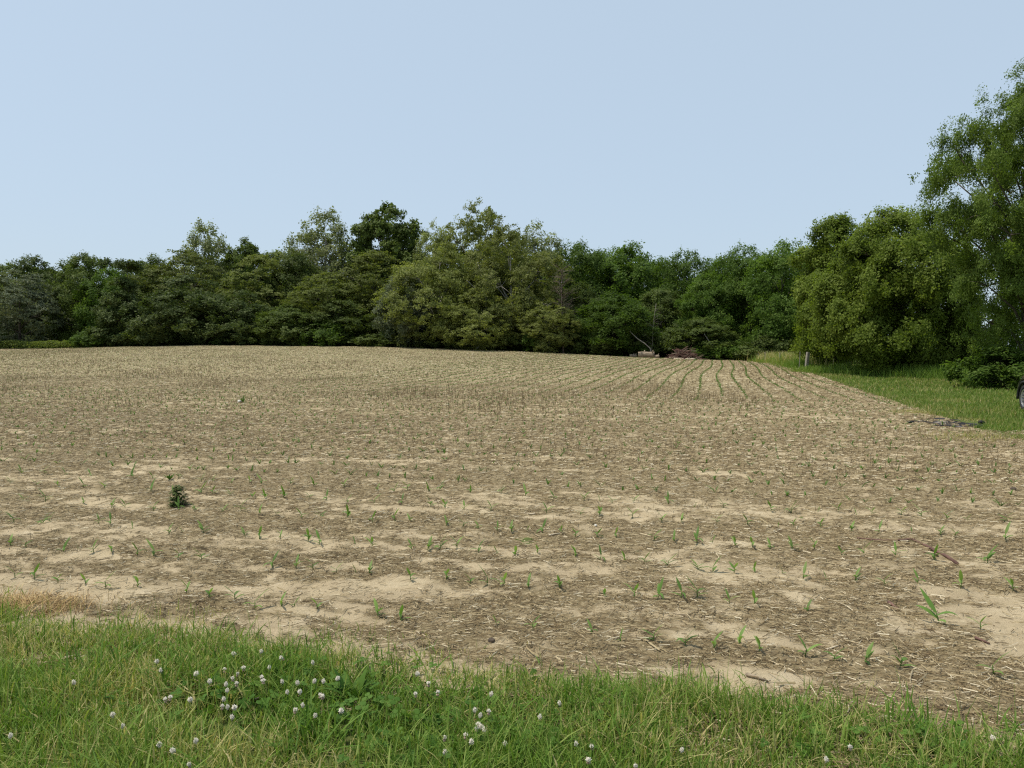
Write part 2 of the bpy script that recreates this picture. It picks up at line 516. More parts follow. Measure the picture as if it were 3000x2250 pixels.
def straws_mesh(name, rng, x, y, z, length, w, tint, mat, tilt=0.12, az=None):
    """thin bent stalk pieces lying on the soil: three-sided, so they have body"""
    n = len(x)
    if az is None: az = rng.uniform(0, 2 * np.pi, n)
    bend = rng.normal(0, 0.25, n)
    tl = rng.normal(0, tilt, n)
    V = np.zeros((n, 9, 3))
    for i, t in enumerate((-0.5, 0.0, 0.5)):
        a = az
        cx = x + np.cos(a) * t * length - np.sin(a) * bend * length * (t * t)
        cy = y + np.sin(a) * t * length + np.cos(a) * bend * length * (t * t)
        cz = z + np.abs(tl) * length * (t + 0.5)
        ox, oy = -np.sin(a) * w, np.cos(a) * w
        V[:, 3 * i] = np.stack([cx - ox, cy - oy, cz], -1)
        V[:, 3 * i + 1] = np.stack([cx + ox, cy + oy, cz], -1)
        V[:, 3 * i + 2] = np.stack([cx, cy, cz + w * 1.6], -1)
    pat = [0, 2, 5, 3, 2, 1, 4, 5, 3, 5, 8, 6, 5, 4, 7, 8]
    loops = np.arange(n)[:, None] * 9 + np.array(pat)[None, :]
    return mesh_np(name, V, loops, np.full(n * 4, 4), [mat], {"tint": ('FACE', np.repeat(np.clip(tint, 0, 1), 4))})

def join_meshes(name, parts, mats):
    """merge several bulk meshes into one object"""
    vs, ls, ts, at, mi = [], [], [], [], []
    base = 0
    for k, me in enumerate(parts):
        nv = len(me.vertices); nl = len(me.loops); npn = len(me.polygons)
        v = np.zeros(nv * 3, np.float32); me.vertices.foreach_get("co", v)
        l = np.zeros(nl, np.int32); me.loops.foreach_get("vertex_index", l)
        st = np.zeros(npn, np.int32); me.polygons.foreach_get("loop_start", st)
        tot = np.diff(np.concatenate([st, [nl]]))
        a = np.zeros(npn, np.float32); me.attributes["tint"].data.foreach_get("value", a)
        m = np.full(npn, mats.index(me.materials[0]), np.int32)
        vs.append(v); ls.append(l + base); ts.append(tot); at.append(a); mi.append(m)
        base += nv
        bpy.data.meshes.remove(me)
    return mesh_np(name, np.concatenate(vs), np.concatenate(ls), np.concatenate(ts), mats, {"tint": ('FACE', np.concatenate(at))}, False, np.concatenate(mi))

# ---------------------------------------------------------------- dead straw on the field
rng = np.random.default_rng(11)
def in_view(x, y, margin=1.06):
    return (np.abs(x) < (1500 / FPX) * margin * y + 0.6) & (y > 0)

parts = []
for (v0, v1, dens, l0, l1, w0, w1) in ((2.95, 6.0, 3400, 0.015, 0.085, 0.0009, 0.0022), (6.0, 10.0, 1700, 0.02, 0.10, 0.0012, 0.0027), (10.0, 17.0, 800, 0.03, 0.13, 0.0022, 0.0045), (17, 32, 200, 0.04, 0.15, 0.0035, 0.007), (32, 74, 34, 0.06, 0.18, 0.007, 0.014)):
    um = 1.25 * v1 + 1.5
    n = int((v1 - v0) * (um + U_EDGE + 1.5) * dens)
    u = rng.uniform(-um, U_EDGE + (1.5 if v0 < 12 else 0), n); v = rng.uniform(v0, v1, n)
    x, y = uv2xy(u, v)
    k = in_view(x, y) & (rng.uniform(0, 1, n) < 0.10 + 0.9 * residue_mask(u, v) * (0.35 + 0.9 * vnoise(u * 5, v * 6, 88)))
    u, v, x, y = u[k], v[k], x[k], y[k]; n = len(u)
    L_ = rng.uniform(l0, l1, n) * rng.uniform(0.5, 1.2, n)
    z = field_h(x, y) + rng.uniform(0.0, 0.012, n)
    tint = np.clip(rng.normal(0.42, 0.27, n) + (rng.uniform(0, 1, n) < 0.10) * 0.35, 0, 1)
    az = rng.normal(0.0, 1.1, n) - ANG
    parts.append(straws_mesh("tmp", rng, x, y, z, L_, rng.uniform(w0, w1, n), tint, M_straw, 0.10, az))
# thicker pale corn stalk pieces
n = 330
u = rng.uniform(-10, U_EDGE, n); v = 3.6 + 12 * rng.uniform(0, 1, n) ** 1.4
x, y = uv2xy(u, v); k = in_view(x, y); x, y = x[k], y[k]; n = len(x)
parts.append(straws_mesh("tmp", rng, x, y, field_h(x, y) + 0.006, rng.uniform(0.05, 0.18, n), rng.uniform(0.0022, 0.005, n), rng.uniform(0.5, 0.92, n), M_straw, 0.05))
straw_obj = link("straw_litter", join_meshes("straw_litter", parts, [M_straw]))
tag(straw_obj, "dead brown straw and stalk pieces littering the pale field soil", "straw", kind="stuff")

# standing dead stubble
parts = []
for (v0, v1, dens, h0, h1, w) in ((4.5, 10, 12, 0.04, 0.10, 0.0018), (10, 18, 42, 0.05, 0.14, 0.003), (18, 34, 46, 0.08, 0.20, 0.005), (34, 74, 9, 0.08, 0.16, 0.011)):
    um = 1.25 * v1 + 1.5
    n = int((v1 - v0) * (um + U_EDGE) * dens)
    u = rng.uniform(-um, U_EDGE, n); v = rng.uniform(v0, v1, n)
    x, y = uv2xy(u, v)
    pat = fbm(u * 0.35, v * 0.25, 93, 3)
    k = in_view(x, y) & (rng.uniform(0, 1, n) < np.clip((pat - 0.36) * 3.2, 0.05, 1))
    x, y, pat = x[k], y[k], pat[k]; n = len(x)
    tint = np.clip(rng.normal(0.30, 0.16, n), 0, 1)
    parts.append(blades_mesh("tmp", rng, x, y, field_h(x, y) - 0.01, rng.uniform(h0, h1, n) * (0.6 + 0.9 * np.clip(pat, 0, 1)), np.full(n, w), np.abs(rng.normal(0, 0.35, n)), tint, M_straw, 0.5, 2))
stub = link("dead_stubble", join_meshes("dead_stubble", parts, [M_straw]))
tag(stub, "short brown dead stubble standing across the middle of the field", "stubble", kind="stuff")

# ---------------------------------------------------------------- corn seedlings
def corn_variant(seed, leaves, size):
    r = np.random.default_rng(seed)
    root = empty("corn_seedling", (0, 0, 0))
    g = Geo()
    sh = size * 0.45
    ln = r.normal(0, 0.06, 2)
    g.tube([(0, 0, -0.03), (ln[0] * sh * .5, ln[1] * sh * .5, sh * 0.5), (ln[0] * sh, ln[1] * sh, sh)], [0.0042, 0.0038, 0.0028], 6, 0.75)
    link("stem", g.build("corn_stem", M_corn), root)
    a0 = r.uniform(0, math.pi)
    for i in range(leaves):
        az = a0 + i * math.pi + r.normal(0, 0.35)
        t0 = 0.35 + 0.65 * i / max(1, leaves - 1)
        ll = size * r.uniform(0.65, 1.0) * (0.7 if i == 0 else 1.0)
        el = r.uniform(0.85, 1.2) if i == leaves - 1 else r.uniform(0.45, 1.0)
        drop = r.uniform(0.4, 1.9) if i < leaves - 1 else r.uniform(0.1, 0.7)
        p = Vector((ln[0] * sh * t0, ln[1] * sh * t0, sh * t0)); pts = [p.copy()]
        ns = 7
        for s in range(ns):
            e = el - drop * (s / ns) ** 1.4
            p = p + Vector((math.cos(az) * math.cos(e), math.sin(az) * math.cos(e), math.sin(e))) * ll / ns
            pts.append(p.copy())
        W = size * r.uniform(0.075, 0.105)
        ws = [W * 0.5, W * 0.8, W, W, W * 0.9, W * 0.7, W * 0.42, W * 0.06]
        lg = Geo(); lg.strip(pts, ws, (-math.sin(az), math.cos(az), 0), r.uniform(0.25, 0.95), 0.25)
        link("leaf", lg.build("corn_leaf", M_corn), root)
    return root

CORN_LOOKS = [("upright two-leaf", 2, 0.125), ("three-leaf", 3, 0.13), ("wide-spreading three-leaf", 3, 0.15), ("four-leaf", 4, 0.145), ("droopy", 3, 0.12), ("stunted", 2, 0.075), ("tall slim", 3, 0.138), ("bushy", 4, 0.125)]
corn_protos = [corn_variant(100 + i, nl, sz) for i, (nm, nl, sz) in enumerate(CORN_LOOKS)]
corn_used = set()
ROWS = [
    ("front corn row", 4.10, [27, 84, 154, 237, 296, 389, 533, 603, 678, 737, 816, 854, 922, 1102, 1170, 1330, 1452, 1563, 1739, 1823, 1920, 2016, 2102, 2178, 2235, 2371, 2457, 2551, 2655, 2936]),
    ("second corn row", 4.87, [16, 63, 172, 215, 262, 316, 391, 438, 511, 581, 789, 861, 911, 979, 1036, 1077, 1199, 1305, 1377, 1427, 1479, 1549, 1641, 1773, 1861, 1936, 2004, 2050, 2145, 2221, 2375, 2771, 2893]),
    ("third corn row", 5.64, [29, 115, 136, 278, 314, 377, 486, 524, 588, 710, 753, 814, 897, 931, 1034, 1085, 1203, 1250, 1290, 1337, 1400, 1455, 1510, 1575, 1687, 1760, 1831, 1892, 1960, 2052, 2095, 2158, 2221, 2300, 2362, 2429, 2518, 2603, 2703, 2832, 2985]),
    ("fourth corn row", 6.41, [1307, 1357, 1402, 1457, 1498, 1545, 1590, 1646, 1688, 1750, 1809, 1920, 1979, 2047, 2093, 2158, 2212, 2267, 2330, 2393, 2475, 2542, 2635, 2750, 2909]),
    ("fifth corn row", 7.18, []),
    ("sixth corn row", 7.95, []),
]
rngc = np.random.default_rng(21)
def fill_row(v, x_from, x_to, spacing):
    out = []; px = x_from
    while px < x_to:
        tx = (px - 1500) / FPX
        D = v / (SA * tx + CA)
        px += spacing * FPX / D * rngc.uniform(0.55, 1.5)
        if rngc.uniform() < 0.9 and px < x_to: out.append(px)
    return out
ROWS[3][2][:0] = fill_row(6.41, -10, 1270, 0.19)
ROWS[4][2][:] = fill_row(7.18, -10, 3010, 0.22)
ROWS[5][2][:] = fill_row(7.95, -10, 3010, 0.24)
n_corn = 0
for ri, (rowname, v, pxs) in enumerate(ROWS):
    order = 0
    for px in sorted(pxs):
        if n_corn >= 300: break
        vv = v + rngc.normal(0, 0.03) + 0.10 * (px < 700) * (ri < 1)
        x, y = pix_v(px, vv)
        big = (ri == 1 and px == 2771)
        k = int(rngc.choice([0, 1, 1, 2, 3, 3, 4, 4, 5, 6, 6, 7, 7])) if not big else 3
        if k in corn_used:
            o = copy_thing(corn_protos[k])
        else:
            o = corn_protos[k]; corn_used.add(k)
        s = rngc.uniform(0.64, 0.88) * (1.5 if big else 1.0)
        o.location = (x, y, float(field_h(x, y)) - 0.003)
        o.rotation_euler = (rngc.normal(0, 0.08), rngc.normal(0, 0.08), rngc.uniform(0, 6.28))
        o.scale = (s, s, s)
        order += 1
        tag(o, f"{CORN_LOOKS[k][0]} corn seedling, {ordinal(order)} from the left in the {rowname}", "corn seedling", "corn seedlings in the rows along the front grass")
        n_corn += 1

# the rest of the corn: one mass
def corn_mass(rng, x, y, h, w, simple):
    n = len(x); parts = []
    z = field_h(x, y) - 0.005
    az = rng.uniform(0, 2 * np.pi, n)
    for k in range(2 if simple else 4):
        parts.append(blades_mesh("tmp", rng, x, y, z, h * rng.uniform(0.55, 1.1, n), w * rng.uniform(0.7, 1.2, n), rng.uniform(0.25, 1.3, n), rng.uniform(0.0, 0.5, n), M_corn, 0.7, 2 if simple else 3, az + k * np.pi + rng.normal(0, 0.4, n)))
    return parts
rngm = np.random.default_rng(31)
parts = []
for r in range(6, 27):
    v = 4.10 + 0.77 * r
    sp = 0.20
    us = np.arange(-1.25 * v - 1, U_EDGE - 0.3, sp)
    us = us + rngm.uniform(-0.07, 0.07, len(us))
    us = us[rngm.uniform(0, 1, len(us)) < 0.85]
    x, y = uv2xy(us, v + rngm.normal(0, 0.04, len(us)))
    k = in_view(x, y); x, y = x[k], y[k]
    if len(x): parts += corn_mass(rngm, x, y, rngm.uniform(0.065, 0.125, len(x)), np.full(len(x), 0.0065 + 0.00016 * v), False)
ru = np.arange(U_EDGE - 0.45, -78, -0.76)
for i, u0 in enumerate(ru):
    vv = np.arange(23.5 + rngm.uniform(0, 2.5), V_FAR - 0.7, 0.095 if u0 > -18 else 0.24)
    vv = vv + rngm.uniform(-0.05, 0.05, len(vv))
    keepp = rngm.uniform(0, 1, len(vv)) < np.interp(vv, [23, 30, 75], [0.6, 0.95, 0.97])
    vv = vv[keepp]
    wander = 0.12 * np.sin(vv / 9.5 + 0.6) + 0.10 * np.sin(vv / 4.6 + 2.0)
    uu = u0 + wander * np.interp(vv, [23, 40, 75], [0.5, 1, 0.75]) + rngm.normal(0, 0.025, len(vv))
    x, y = uv2xy(uu, vv)
    k = in_view(x, y); x, y, vv = x[k], y[k], vv[k]
    if len(x): parts += corn_mass(rngm, x, y, rngm.uniform(0.055, 0.10, len(x)), 0.009 + 0.00018 * vv, True)
corn_far = link("corn_rows", join_meshes("corn_rows", parts, [M_corn]))
tag(corn_far, "rows of small green corn running over the rise of the field", "corn", "corn", "stuff")

# ---------------------------------------------------------------- grass in front
rngg = np.random.default_rng(41)
def blade_field(n, u0, u1, v0, v1):
    u = rngg.uniform(u0, u1, n); v = rngg.uniform(v0, v1, n)
    return u, v
parts = []
n = 190000
u, v = blade_field(n, -5.6, 4.6, 1.35, 4.0)
x, y = uv2xy(u, v)
edge = front_edge(u)
dens = 0.34 + 1.0 * fbm(u * 2.6, v * 2.6, 55, 3)
k = (v < edge + rngg.exponential(0.085, n) * (0.4 + 1.2 * vnoise(u * 3.0, v * 0, 66)) - 0.03) & (np.abs(x) < 0.72 * y + 0.9) & (rngg.uniform(0, 1, n) < dens) & (y > 1.2)
u, v, x, y, edge = u[k], v[k], x[k], y[k], edge[k]; n = len(u)
tall = fbm(u * 2.2, v * 2.6, 57, 3)
h = (0.05 + 0.13 * rngg.uniform(0, 1, n) ** 1.3) * (0.35 + 1.25 * tall)
h *= np.interp(edge - v, [-0.1, 0.05, 0.25], [0.5, 0.75, 1.0])
dry = fbm(u * 1.3 + 4, v * 2.0, 59, 3) + 0.14 * np.exp(-((u + 2.9) / 1.3) ** 2) - 0.19 * np.interp(u, [0.0, 1.6], [0, 1])
isdry = rngg.uniform(0, 1, n) < np.clip((dry - 0.39) * 2.1, 0.04, 0.72)
tint = np.where(isdry, rngg.uniform(0.62, 0.98, n), np.clip(rngg.normal(0.36, 0.21, n) + 0.3 * (fbm(u * 0.8, v * 0.8, 62, 2) - 0.5), 0, 0.62))
h = np.where(isdry, h * 0.85, h)
wide = rngg.uniform(0, 1, n) < 0.20
w = np.where(wide, rngg.uniform(0.0026, 0.0046, n), rngg.uniform(0.0011, 0.0025, n))
parts.append(blades_mesh("tmp", rngg, x, y, ground_h(x, y) - 0.005 + 0.03, h, w, np.abs(rngg.normal(0.5, 0.5, n)), tint, M_grass, 0.65, 3))
# coarse wide-bladed tufts
tufts = [(820, 2010, 90, .20), (560, 2030, 120, .22), (300, 2000, 110, .20), (330, 1890, 60, .17), (1120, 1880, 60, .18), (1300, 1960, 60, .16), (700, 1880, 50, .17), (2500, 2120, 120, .15), (2900, 2150, 160, .18), (2300, 2140, 120, .16), (1700, 2080, 80, .17), (1450, 2190, 70, .2), (560, 1860, 50, .18), (2060, 2080, 90, .15), (2680, 2180, 120, .19), (120, 2150, 90, .2), (1850, 2180, 90, .19), (900, 2200, 80, .2), (1330, 1900, 14, .2), (645, 1870, 30, .15), (1960, 2040, 40, .16)]
for (px, py, nb, hh) in tufts:
    cx, cy, cz = pix_ground(px, py)
    r = rngg.normal(0, 0.085, (nb, 2))
    x, y = cx + r[:, 0], cy + r[:, 1]
    tu, tv = xy2uv(x, y); inn = tv < front_edge(tu) + 0.07
    x, y = x[inn], y[inn]; nb = len(x)
    if nb == 0: continue
    parts.append(blades_mesh("tmp", rngg, x, y, ground_h(x, y), hh * rngg.uniform(0.55, 1.15, nb), rngg.uniform(0.0022, 0.0045, nb), np.abs(rngg.normal(0.6, 0.4, nb)), np.clip(rngg.normal(0.25, 0.12, nb), 0, 0.6), M_grass, 0.75, 4))
# dry orange thatch at the left end of the edge
nb = 2600
cx, cy, cz = pix_ground(60, 1800)
x = cx + rngg.normal(0, 0.20, nb); y = cy + rngg.normal(0, 0.10, nb)
parts.append(blades_mesh("tmp", rngg, x, y, ground_h(x, y) + 0.03, rngg.uniform(0.02, 0.10, nb), rngg.uniform(0.0008, 0.002, nb), np.abs(rngg.normal(1.2, 0.6, nb)), rngg.uniform(0.0, 1.0, nb), M_thatch, 0.6, 3))
# sparse seed stems above the edge
nb = 420
u = rngg.uniform(-4.5, 4, nb); v = front_edge(u) - np.abs(rngg.normal(0, 0.22, nb)) + 0.05
x, y = uv2xy(u, v)
parts.append(blades_mesh("tmp", rngg, x, y, ground_h(x, y), rngg.uniform(0.16, 0.30, nb), rngg.uniform(0.0009, 0.0016, nb), np.abs(rngg.normal(0.25, 0.2, nb)), rngg.uniform(0.35, 0.8, nb), M_grass, 0.4, 3))
grass_front = link("verge_grass", join_meshes("verge_grass", parts, [M_grass, M_thatch]))
tag(grass_front, "uneven green verge grass with dry tan blades along the field front", "grass", kind="stuff")

# clover leaves between the blades
parts_v = []; tl = []
patches = [(900, 2040, 0.42, 420), (640, 2060, 0.22, 160), (1370, 2170, 0.32, 260), (2850, 2160, 0.35, 240), (1650, 2150, 0.25, 120), (1200, 2230, 0.3, 160), (700, 1850, 0.2, 90), (1060, 2110, 0.2, 120), (2560, 2210, 0.3, 110)]
lv = []
for (px, py, rad, nb) in patches:
    cx, cy, cz = pix_ground(px, py)
    for i in range(nb):
        if rngg.uniform() < 0.55: continue
        x = cx + rngg.normal(0, rad * 0.8); y = cy + rngg.normal(0, rad * 0.5)
        u_, v_ = xy2uv(x, y)
        if v_ > float(front_edge(np.array([u_]))[0]): continue
        z = float(ground_h(x, y)) + 0.02 + rngg.uniform(0.0, 0.085)
        a = rngg.uniform(0, 6.28); t = rngg.uniform(0.1, 0.9)
        tilt = Matrix.Rotation(rngg.normal(0, 0.4), 3, 'X') @ Matrix.Rotation(rngg.normal(0, 0.4), 3, 'Y')
        s = rngg.uniform(0.010, 0.018)
        for kk in range(3):
            b = a + kk * 2.094
            ctr = Vector((math.cos(b), math.sin(b), 0.1)) * s
            pts = []
            for q in range(6):
                c = b + q * math.pi / 3
                p = ctr + Vector((math.cos(c), math.sin(c), 0.12 * (q % 2))) * s * 0.9
                p = tilt @ p
                pts.append((x + p.x, y + p.y, z + p.z))
            lv.append(pts); tl.append(t)
lv = np.array(lv)
nl = len(lv)
clv = link("clover_foliage", mesh_np("clover_foliage", lv.reshape(-1, 3), np.arange(nl * 6), np.full(nl, 6), [M_clover], {"tint": ('FACE', tl)}))
tag(clv, "dark green clover leaves growing in patches through the verge grass", "clover", kind="stuff")

# white clover blooms
def clover_proto(seed, brown):
    r = np.random.default_rng(seed)
    root = empty("clover_flower", (0, 0, 0))
    g = Geo()
    g.tube([(0, 0, 0), (0.004, 0.002, 0.06), (0.0, 0.0, 0.118)], [0.0011, 0.0010, 0.0009], 5, 0.5)
    link("stem", g.build("clover_stem", M_clover), root)
    h = Geo()
    for i in range(62):
        zc = 1 - 2 * (i + 0.5) / 62
        a = i * 2.39996
        rr = math.sqrt(1 - zc * zc)
        d = Vector((rr * math.cos(a), rr * math.sin(a), zc * 0.9))
        c = Vector((0, 0, 0.127))
        down = brown and zc < 0.05
        if down: d = (d + Vector((0, 0, -0.8))).normalized()
        val = r.uniform(0.0, 0.3) if down else (r.uniform(0.75, 1.0) if zc > -0.3 else r.uniform(0.45, 0.8))
        R = 0.0122 * r.uniform(0.72, 1.2)
        h.tube([c + d * R * 0.25, c + d * R * 0.8, c + d * R + Vector((0, 0, 0.0008))], [0.0008, 0.0020, 0.0009], 4, val)
    link("flower_head", h.build("clover_head", M_flower), root)
    return root
cl_protos = [clover_proto(5, False), clover_proto(6, True)]
cl_used = set()
FLOWERS = {   # pixel of each bloom; 1 = browning skirt
    "loose group by the dry thatch": [(208, 2003, 0), (328, 2102, 0), (456, 1939, 0), (487, 1961, 0), (25, 2166, 0), (372, 2132, 0)],
    "dense patch before the broad-leaved dock": [(573, 1979, 0), (602, 2004, 0), (489, 2050, 1), (509, 2049, 1), (548, 2054, 0), (655, 1971, 1), (673, 1968, 1), (690, 1985, 1), (668, 2008, 0), (688, 2008, 1), (655, 2026, 0), (648, 2048, 0), (645, 2073, 1), (666, 2074, 0), (699, 2082, 0), (682, 2102, 0), (785, 1961, 0), (780, 1983, 1), (770, 2003, 1), (719, 1963, 1), (697, 1918, 0), (752, 1908, 0), (819, 1937, 0), (840, 1993, 0), (862, 1996, 0), (852, 2029, 0), (862, 2032, 0), (887, 2072, 0), (865, 2079, 1), (933, 2045, 1), (961, 2038, 1), (927, 2091, 0), (928, 1943, 0), (918, 2000, 0), (941, 2001, 0), (988, 2087, 0), (999, 1992, 0)],
    "low group near the bottom border": [(479, 2176, 0), (510, 2203, 0), (582, 2221, 1), (578, 2178, 0)],
    "group past the broad-leaved dock": [(1221, 1979, 0), (1253, 2011, 1), (1233, 2037, 1), (1275, 2040, 1), (1418, 2039, 0)],
    "bright group in mid verge": [(1374, 2080, 0), (1391, 2096, 0), (1428, 2090, 1), (1395, 2122, 1), (1390, 2139, 1), (1409, 2129, 0), (1422, 2140, 0), (1374, 2180, 0), (1491, 2178, 0), (1272, 2160, 1), (1353, 2163, 1), (1316, 2199, 0), (1587, 2107, 0)],
    "scattered group on lusher grass": [(1632, 2069, 0), (1696, 2180, 0), (1754, 2180, 1), (1730, 2226, 1), (1864, 2242, 1), (1963, 2188, 0), (2490, 2186, 1), (2420, 2225, 0), (2892, 2171, 0)],
}
for gname, lst in FLOWERS.items():
    cnt = {0: 0, 1: 0}
    for (px, py, br) in sorted(lst):
        s = rngg.uniform(0.68, 1.0)
        x, y, z = pix_ground(px, py, 0.125 * 1.08)
        z -= 0.125 * 1.08
        if br in cl_used: o = copy_thing(cl_protos[br])
        else: o = cl_protos[br]; cl_used.add(br)
        o.location = (x, y, z)
        o.rotation_euler = (rngg.normal(0, 0.12), rngg.normal(0, 0.12), rngg.uniform(0, 6.28)); o.scale = (0.9 * s, 0.9 * s, 1.08)
        cnt[br] += 1
        look = "white clover bloom with browning skirt" if br else "fresh white clover bloom"
        tag(o, f"{look}, {ordinal(cnt[br])} along the {gname}", "clover flower", "white clover blooms in the verge grass")

# broad-leaved dock in the verge
def leafy_weed(name, px, py, n, length, width, up, label, cat, mat, seed, field=False):
    r = np.random.default_rng(seed)
    x, y, z = pix_ground(px, py, 0.0, field)
    root = empty(name, (x, y, z))
    for i in range(n):
        az = 2 * math.pi * i / n + r.normal(0, 0.3)
        ll = length * r.uniform(0.65, 1.1); el = up * r.uniform(0.75, 1.15); drop = r.uniform(0.3, 1.2)
        p = Vector((0, 0, 0)); pts = [p.copy()]
        for s in range(8):
            e_ = el - drop * (s / 8) ** 1.5
            p = p + Vector((math.cos(az) * math.cos(e_), math.sin(az) * math.cos(e_), math.sin(e_))) * ll / 8
            pts.append(p.copy())
        W = width * r.uniform(0.8, 1.2)
        ws = [W * q for q in (0.15, 0.3, 0.75, 1, 1.05, 0.95, 0.75, 0.45, 0.05)]
        g = Geo(); g.strip(pts, ws, (-math.sin(az), math.cos(az), 0), r.uniform(0.0, 0.8), 0.2)
        link("leaf", g.build("weed_leaf", mat), root)
    tag(root, label, cat)
    return root
leafy_weed("dock_plant", 1035, 2075, 13, 0.19, 0.021, 1.15, "dark broad-leaved dock plant standing in the verge grass beside clover blooms", "weed", M_clover, 71)
leafy_weed("broadleaf_plant", 1560, 1998, 11, 0.09, 0.014, 0.9, "low broad-leaved weed at the verge edge beside bare soil", "weed", M_clover, 72)
leafy_weed("broadleaf_plant", 497, 1408, 8, 0.10, 0.014, 1.2, "small bright green weed standing behind the bushy weed in the field", "weed", M_clover, 73, True)
leafy_weed("broadleaf_plant", 712, 1180, 10, 0.22, 0.02, 1.25, "far green weed beside a pale stone in the field", "weed", M_clover, 74, True)

# bushy weed in the field: stem and a small leaf mass
def bushy_weed(px, py, H, W, label):
    r = np.random.default_rng(77)
    x, y, z = pix_ground(px, py, 0.0, True)
    root = empty("bushy_weed", (x, y, z))
    g = Geo()
    for i in range(7):
        a = r.uniform(0, 6.28); t = r.uniform(0.5, 1)
        g.tube([(0, 0, -0.01), (math.cos(a) * W * .2, math.sin(a) * W * .2, H * .5 * t), (math.cos(a) * W * .4, math.sin(a) * W * .4, H * t)], [0.004, 0.003, 0.0015], 5)
    link("stem", g.build("weed_stem", M_clover), root)
    lg = Geo()
    for i in range(420):
        a = r.uniform(0, 6.28); t = r.uniform(0.02, 1) ** 1.25; rr = W * 0.55 * math.sqrt(r.uniform(0, 1)) * math.sqrt(max(0.05, 1 - t ** 2.2))
        p = Vector((math.cos(a) * rr, math.sin(a) * rr, H * t))
        d = Vector((math.cos(a), math.sin(a), r.uniform(-0.3, 0.9))).normalized() * r.uniform(0.025, 0.05)
        w = r.uniform(0.007, 0.013)
        lg.strip([p, p + d * 0.4, p + d * 0.75 - Vector((0, 0, 0.004)), p + d - Vector((0, 0, 0.01))], [w * .3, w, w * .8, w * .1], (-math.sin(a), math.cos(a), 0), r.uniform(0, 0.6))
    link("foliage", lg.build("weed_foliage", M_weed), root)
    tag(root, label, "weed")
bushy_weed(522, 1488, 0.22, 0.15, "bushy dark green weed clump alone among the corn seedlings")

# ---------------------------------------------------------------- grass beside the field on the right
rngr = np.random.default_rng(51)
parts = []
for (v0, v1, dens, h0, h1, w0, w1) in ((14.3, 20, 620, 0.06, 0.17, 0.004, 0.008), (20, 30, 300, 0.06, 0.17, 0.006, 0.011), (30, 48, 120, 0.07, 0.18, 0.010, 0.018), (48, 80, 50, 0.08, 0.22, 0.016, 0.028)):
    um = 4 + 0.42 * v1
    n = int((v1 - v0) * (um - U_EDGE + 0.5) * dens)
    u = rngr.uniform(U_EDGE - 0.5, um, n); v = rngr.uniform(v0, v1, n)
    ed = U_EDGE + 0.35 * (fbm(v * 0.6, v * 0, 71, 3) - 0.5) + rngr.exponential(0.12, n) * np.where(rngr.uniform(0, 1, n) < .5, -1, 1)
    ve = 14.6 + 0.5 * vnoise(u * 1.5, u * 0, 72)
    x, y = uv2xy(u, v)
    apx = 1500 + FPX * x / y; apy = 1030 + FPX * EYE / y
    ash = ((apx - 2795) / 105) ** 2 + ((apy - 1247) / 12) ** 2 < 1.0
    k = (u > ed) & (v > ve + rngr.normal(0, 0.15, n)) & (np.abs(x) < 0.70 * y + 1.5) & ~ash
    u, v, x, y = u[k], v[k], x[k], y[k]; n = len(u)
    nn = fbm(u * 0.8, v * 0.45, 81, 3)
    edn = np.clip(1 - (u - U_EDGE) / 1.0, 0, 1)
    dry = rngr.uniform(0, 1, n) < np.clip((nn - 0.42) * 1.7, 0.08, 0.65) + 0.15 * edn
    tint = np.where(dry, rngr.uniform(0.6, 0.95, n), np.clip(rngr.normal(0.46, 0.17, n), 0, 0.70))
    parts.append(blades_mesh("tmp", rngr, x, y, ground_h(x, y) - 0.01, rngr.uniform(h0, h1, n) * (0.6 + 0.8 * nn), rngr.uniform(w0, w1, n), np.abs(rngr.normal(0.4, 0.35, n)), tint, M_grass, 0.6, 2))
# yellow dry tufts by the ash
for (px, py, nb, hh, sx) in ((2690, 1213, 900, 0.10, 0.35), (2790, 1178, 500, 0.12, 0.5), (2850, 1290, 500, 0.14, 0.45), (2880, 1235, 300, 0.08, 0.3)):
    cx, cy, cz = pix_ground(px, py)
    x = cx + rngr.normal(0, sx, nb); y = cy + rngr.normal(0, sx * 0.8, nb)
    parts.append(blades_mesh("tmp", rngr, x, y, ground_h(x, y) + 0.01, hh * rngr.uniform(0.4, 1.2, nb), rngr.uniform(0.003, 0.006, nb), np.abs(rngr.normal(0.8, 0.5, nb)), rngr.uniform(0.66, 0.98, nb), M_grass, 0.6, 2))
lawn = link("field_side_grass", join_meshes("field_side_grass", parts, [M_grass]))
tag(lawn, "mown green grass strip between the field and the big trees", "grass", kind="stuff")

# tall weedy grass round the fence posts and under the trees
parts = []
def tall_patch(px, py, nb, sx, sy, h, tlo, thi, D=None):
    cx, cy, cz = pix_ground(px, py)
    x = cx + rngr.normal(0, sx, nb); y = cy + rngr.normal(0, sy, nb)
    d = np.exp(-(((x - cx) / (1.8 * sx)) ** 2))
    parts.append(blades_mesh("tmp", rngr, x, y, ground_h(x, y), h * rngr.uniform(0.35, 1.15, nb) * (0.5 + 0.6 * d), rngr.uniform(0.006, 0.013, nb) * (cy / 45), np.abs(rngr.normal(0.35, 0.3, nb)), rngr.uniform(tlo, thi, nb), M_grass, 0.6, 3))
tall_patch(2300, 1066, 5200, 0.9, 2.2, 0.95, 0.25, 0.8)
tall_patch(2262, 1060, 4200, 1.0, 2.0, 0.85, 0.35, 0.92)
tall_patch(2335, 1074, 4200, 0.6, 1.3, 1.0, 0.25, 0.75)
tall_patch(2345, 1080, 1500, 0.55, 0.8, 0.7, 0.15, 0.5)
tall_patch(2380, 1092, 1300, 0.55, 1.0, 0.45, 0.2, 0.6)
tall_patch(2410, 1080, 500, 0.7, 0.8, 0.8, 0.5, 0.9)
